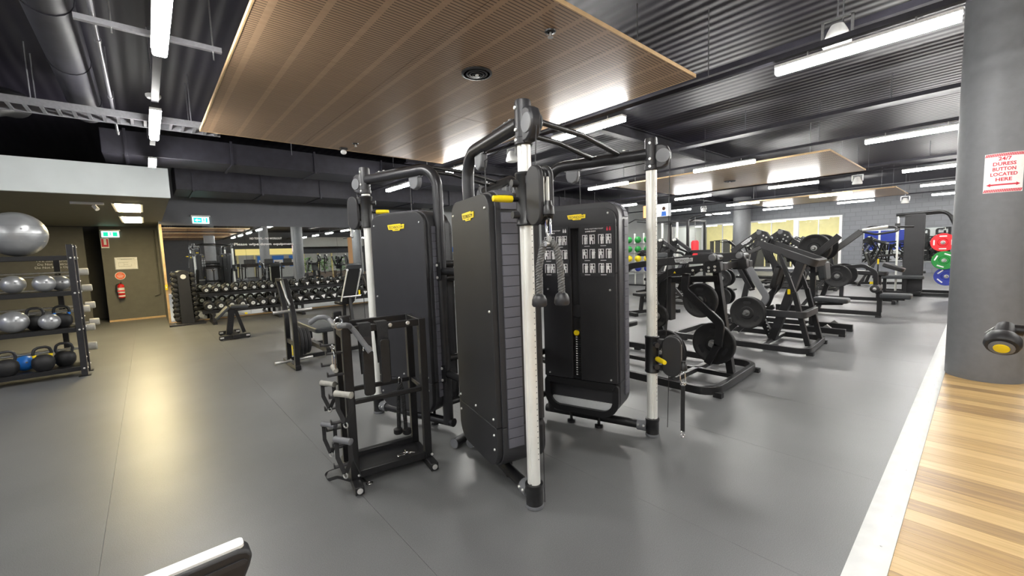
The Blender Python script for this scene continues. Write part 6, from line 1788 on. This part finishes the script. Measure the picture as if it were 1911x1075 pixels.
for i in range(10):
    x = 8.1+.3*i
    for z, w in ((1.152, .22), (.752, .24)):
        t = thing('foam_block', 'dark foam block on the open kit shelf', 'block', (x, 12.77, z), 'blocks on the open kit shelf')
        MB().b2((x-w/2, 12.62, z), (x+w/2, 12.92, z+.12)).build('block_body', 'padgrey' if i % 2 else 'pad', t, bevel=.012)
        MB().b2((x-w/2+.02, 12.617, z+.045), (x+w/2-.02, 12.62, z+.075)).build('block_label', 'capgrey', t)

# ================================================================== BEHIND THE VIEWER (seen in the mirrors)
ply_panel(0.675, -2.4, 4.33, 0.05, 'slotted plywood ceiling panel over the threshold strip', 3, 1)
ply_panel(0.675, -8.5, 4.33, -4.3, 'slotted plywood ceiling panel over the timber floor')
ply_panel(0.675, -13.5, 4.33, -9.3, 'slotted plywood ceiling panel at the far end of the timber floor')
def planter(x, y, label, seed):
    rnd = random.Random(seed)
    t = thing('potted_plant', label, 'plant', (x, y, 0))
    MB().prism([(-.34, 0), (.34, 0), (.40, .62), (.36, .62), (.35, .56), (-.35, .56), (-.36, .62), (-.40, .62)], (x, y, 0), (1, 0, 0), (0, 0, 1), .7).build('pot', 'planter', t)
    MB().b2((x-.36, y-.33, .54), (x+.36, y+.33, .57)).build('soil', 'dark', t)
    lv = MB()
    for k in range(260):
        a = rnd.uniform(0, 6.28); rr = rnd.uniform(.05, .5)*math.sqrt(rnd.random()+.1); z = rnd.uniform(.62, 1.55)
        c = Vector((x+rr*math.cos(a)*(1.25-abs(z-1.1)), y+rr*math.sin(a)*(1.25-abs(z-1.1)), z))
        d = Vector((math.cos(a), math.sin(a), rnd.uniform(-.2, .7))).normalized(); w = d.cross(Zup).normalized(); L = rnd.uniform(.12, .24)
        lv.add([c, c+d*L*.5+w*L*.22, c+d*L-Zup*L*.15, c+d*L*.5-w*L*.22], [(0, 1, 2), (0, 2, 3)])
    lv.build('leaves', 'leaf', t, smooth=False)['kind'] = 'stuff'
    for k in range(9):
        a = k*.7; MB().tube([(x, y, .56), (x+.12*math.cos(a), y+.12*math.sin(a), .9), (x+.28*math.cos(a), y+.28*math.sin(a), 1.3)], .010, 6).build('stem', 'planter', t)
planter(9.2, -3.8, 'leafy green plant in a brown planter beside the second column', 1)
planter(10.3, -3.9, 'leafy green plant in a brown planter at the end of the planter line', 2)
planter(8.0, -3.7, 'leafy green plant in a brown planter nearest the treadmills', 3)
tm = thing('treadmill', 'black treadmill in the cardio row on the timber floor', 'treadmill', (0, 0, 0), 'cardio row treadmills')
MB().b2((-.42, -.9, .08), (.42, .95, .20)).build('deck', 'shroud', tm, bevel=.02)
MB().b2((-.27, -.88, .201), (.27, .70, .206)).build('running_belt', 'rubber', tm)
MB().prism([(.55, .2), (1.0, .2), (.95, .36), (.60, .36)], (0, 0, 0), (0, 1, 0), (0, 0, 1), .84).build('motor_cover', 'shroud2', tm, bevel=.02)
for s in (-1, 1):
    MB().bar([(s*.38, .75, .2), (s*.38, .55, 1.15)], .06, .09, side=(1, 0, 0)).build('upright', 'tubegrey', tm)
    MB().tube([(s*.38, .56, 1.08), (s*.38, .0, 1.0)], .022, 10).build('handrail', 'black', tm)
MB().prism(rrect(.86, .22, .03, 3), (0, .53, 1.20), (1, 0, 0), (0, -.3, .95), .06).build('console', 'shroud', tm)
MB().prism(rrect(.50, .30, .02, 3), (0, .52, 1.42), (1, 0, 0), (0, -.2, .98), .03).build('screen_case', 'black', tm)
MB().prism(rrect(.45, .26, .01, 2), (0, .502, 1.42), (1, 0, 0), (0, -.2, .98), .002).build('screen', 'padgrey', tm)
for s in (-.3, .3): MB().b2((s-.04, -.88, 0), (s+.04, -.80, .08)).b2((s-.04, .80, 0), (s+.04, .88, .08)).build('foot', 'rubber', tm)
spots = [(2.6, -3.6), (3.7, -3.6), (4.8, -3.6), (5.9, -3.6), (7.0, -3.6), (3.2, -6.4), (4.3, -6.4), (5.4, -6.4)]
for i, (x, y) in enumerate(spots):
    o = tm if i == 0 else clone(tm)
    o.location = (x, y, 0); o.rotation_euler = (0, 0, R_(180))
# bright shop front behind the timber floor
sf = thing('wall_shop_front', 'yellow lit shop front with blue posters across the timber floor', 'shop front', (8, -13.9, 0)); sf['kind'] = 'structure'
MB().b2((5.5, -14.2, 1.95), (10.0, -13.95, 2.45)).build('yellow_band', emit('yellow_band_glow', (0.95, 0.78, 0.28), 0.2), sf)
MB().b2((5.5, -14.2, 0), (16.0, -14.0, 1.95)).build('shop_glass', 'wallpale', sf)
for x in (7.0, 8.1, 9.4):
    MB().b2((x, -13.99, .9), (x+.9, -13.96, 1.85)).build('poster', 'blue', sf)
    MB().b2((x+.1, -13.955, 1.2), (x+.8, -13.95, 1.5)).build('poster_print', 'paper', sf)
for x in (5.6, 6.8, 10.6, 11.8, 13.0): MB().b2((x-.06, -13.99, 0), (x+.06, -13.9, 1.95)).build('door_post', 'cream', sf)
MB().b2((10.0, -13.9, 2.55), (16.0, -13.7, 3.4)).build('pale_header', 'bulkhead', sf)
MB().b2((12.4, -8.0, 0), (12.6, -6.6, 3.1)).build('timber_screen', 'plywall', sf)
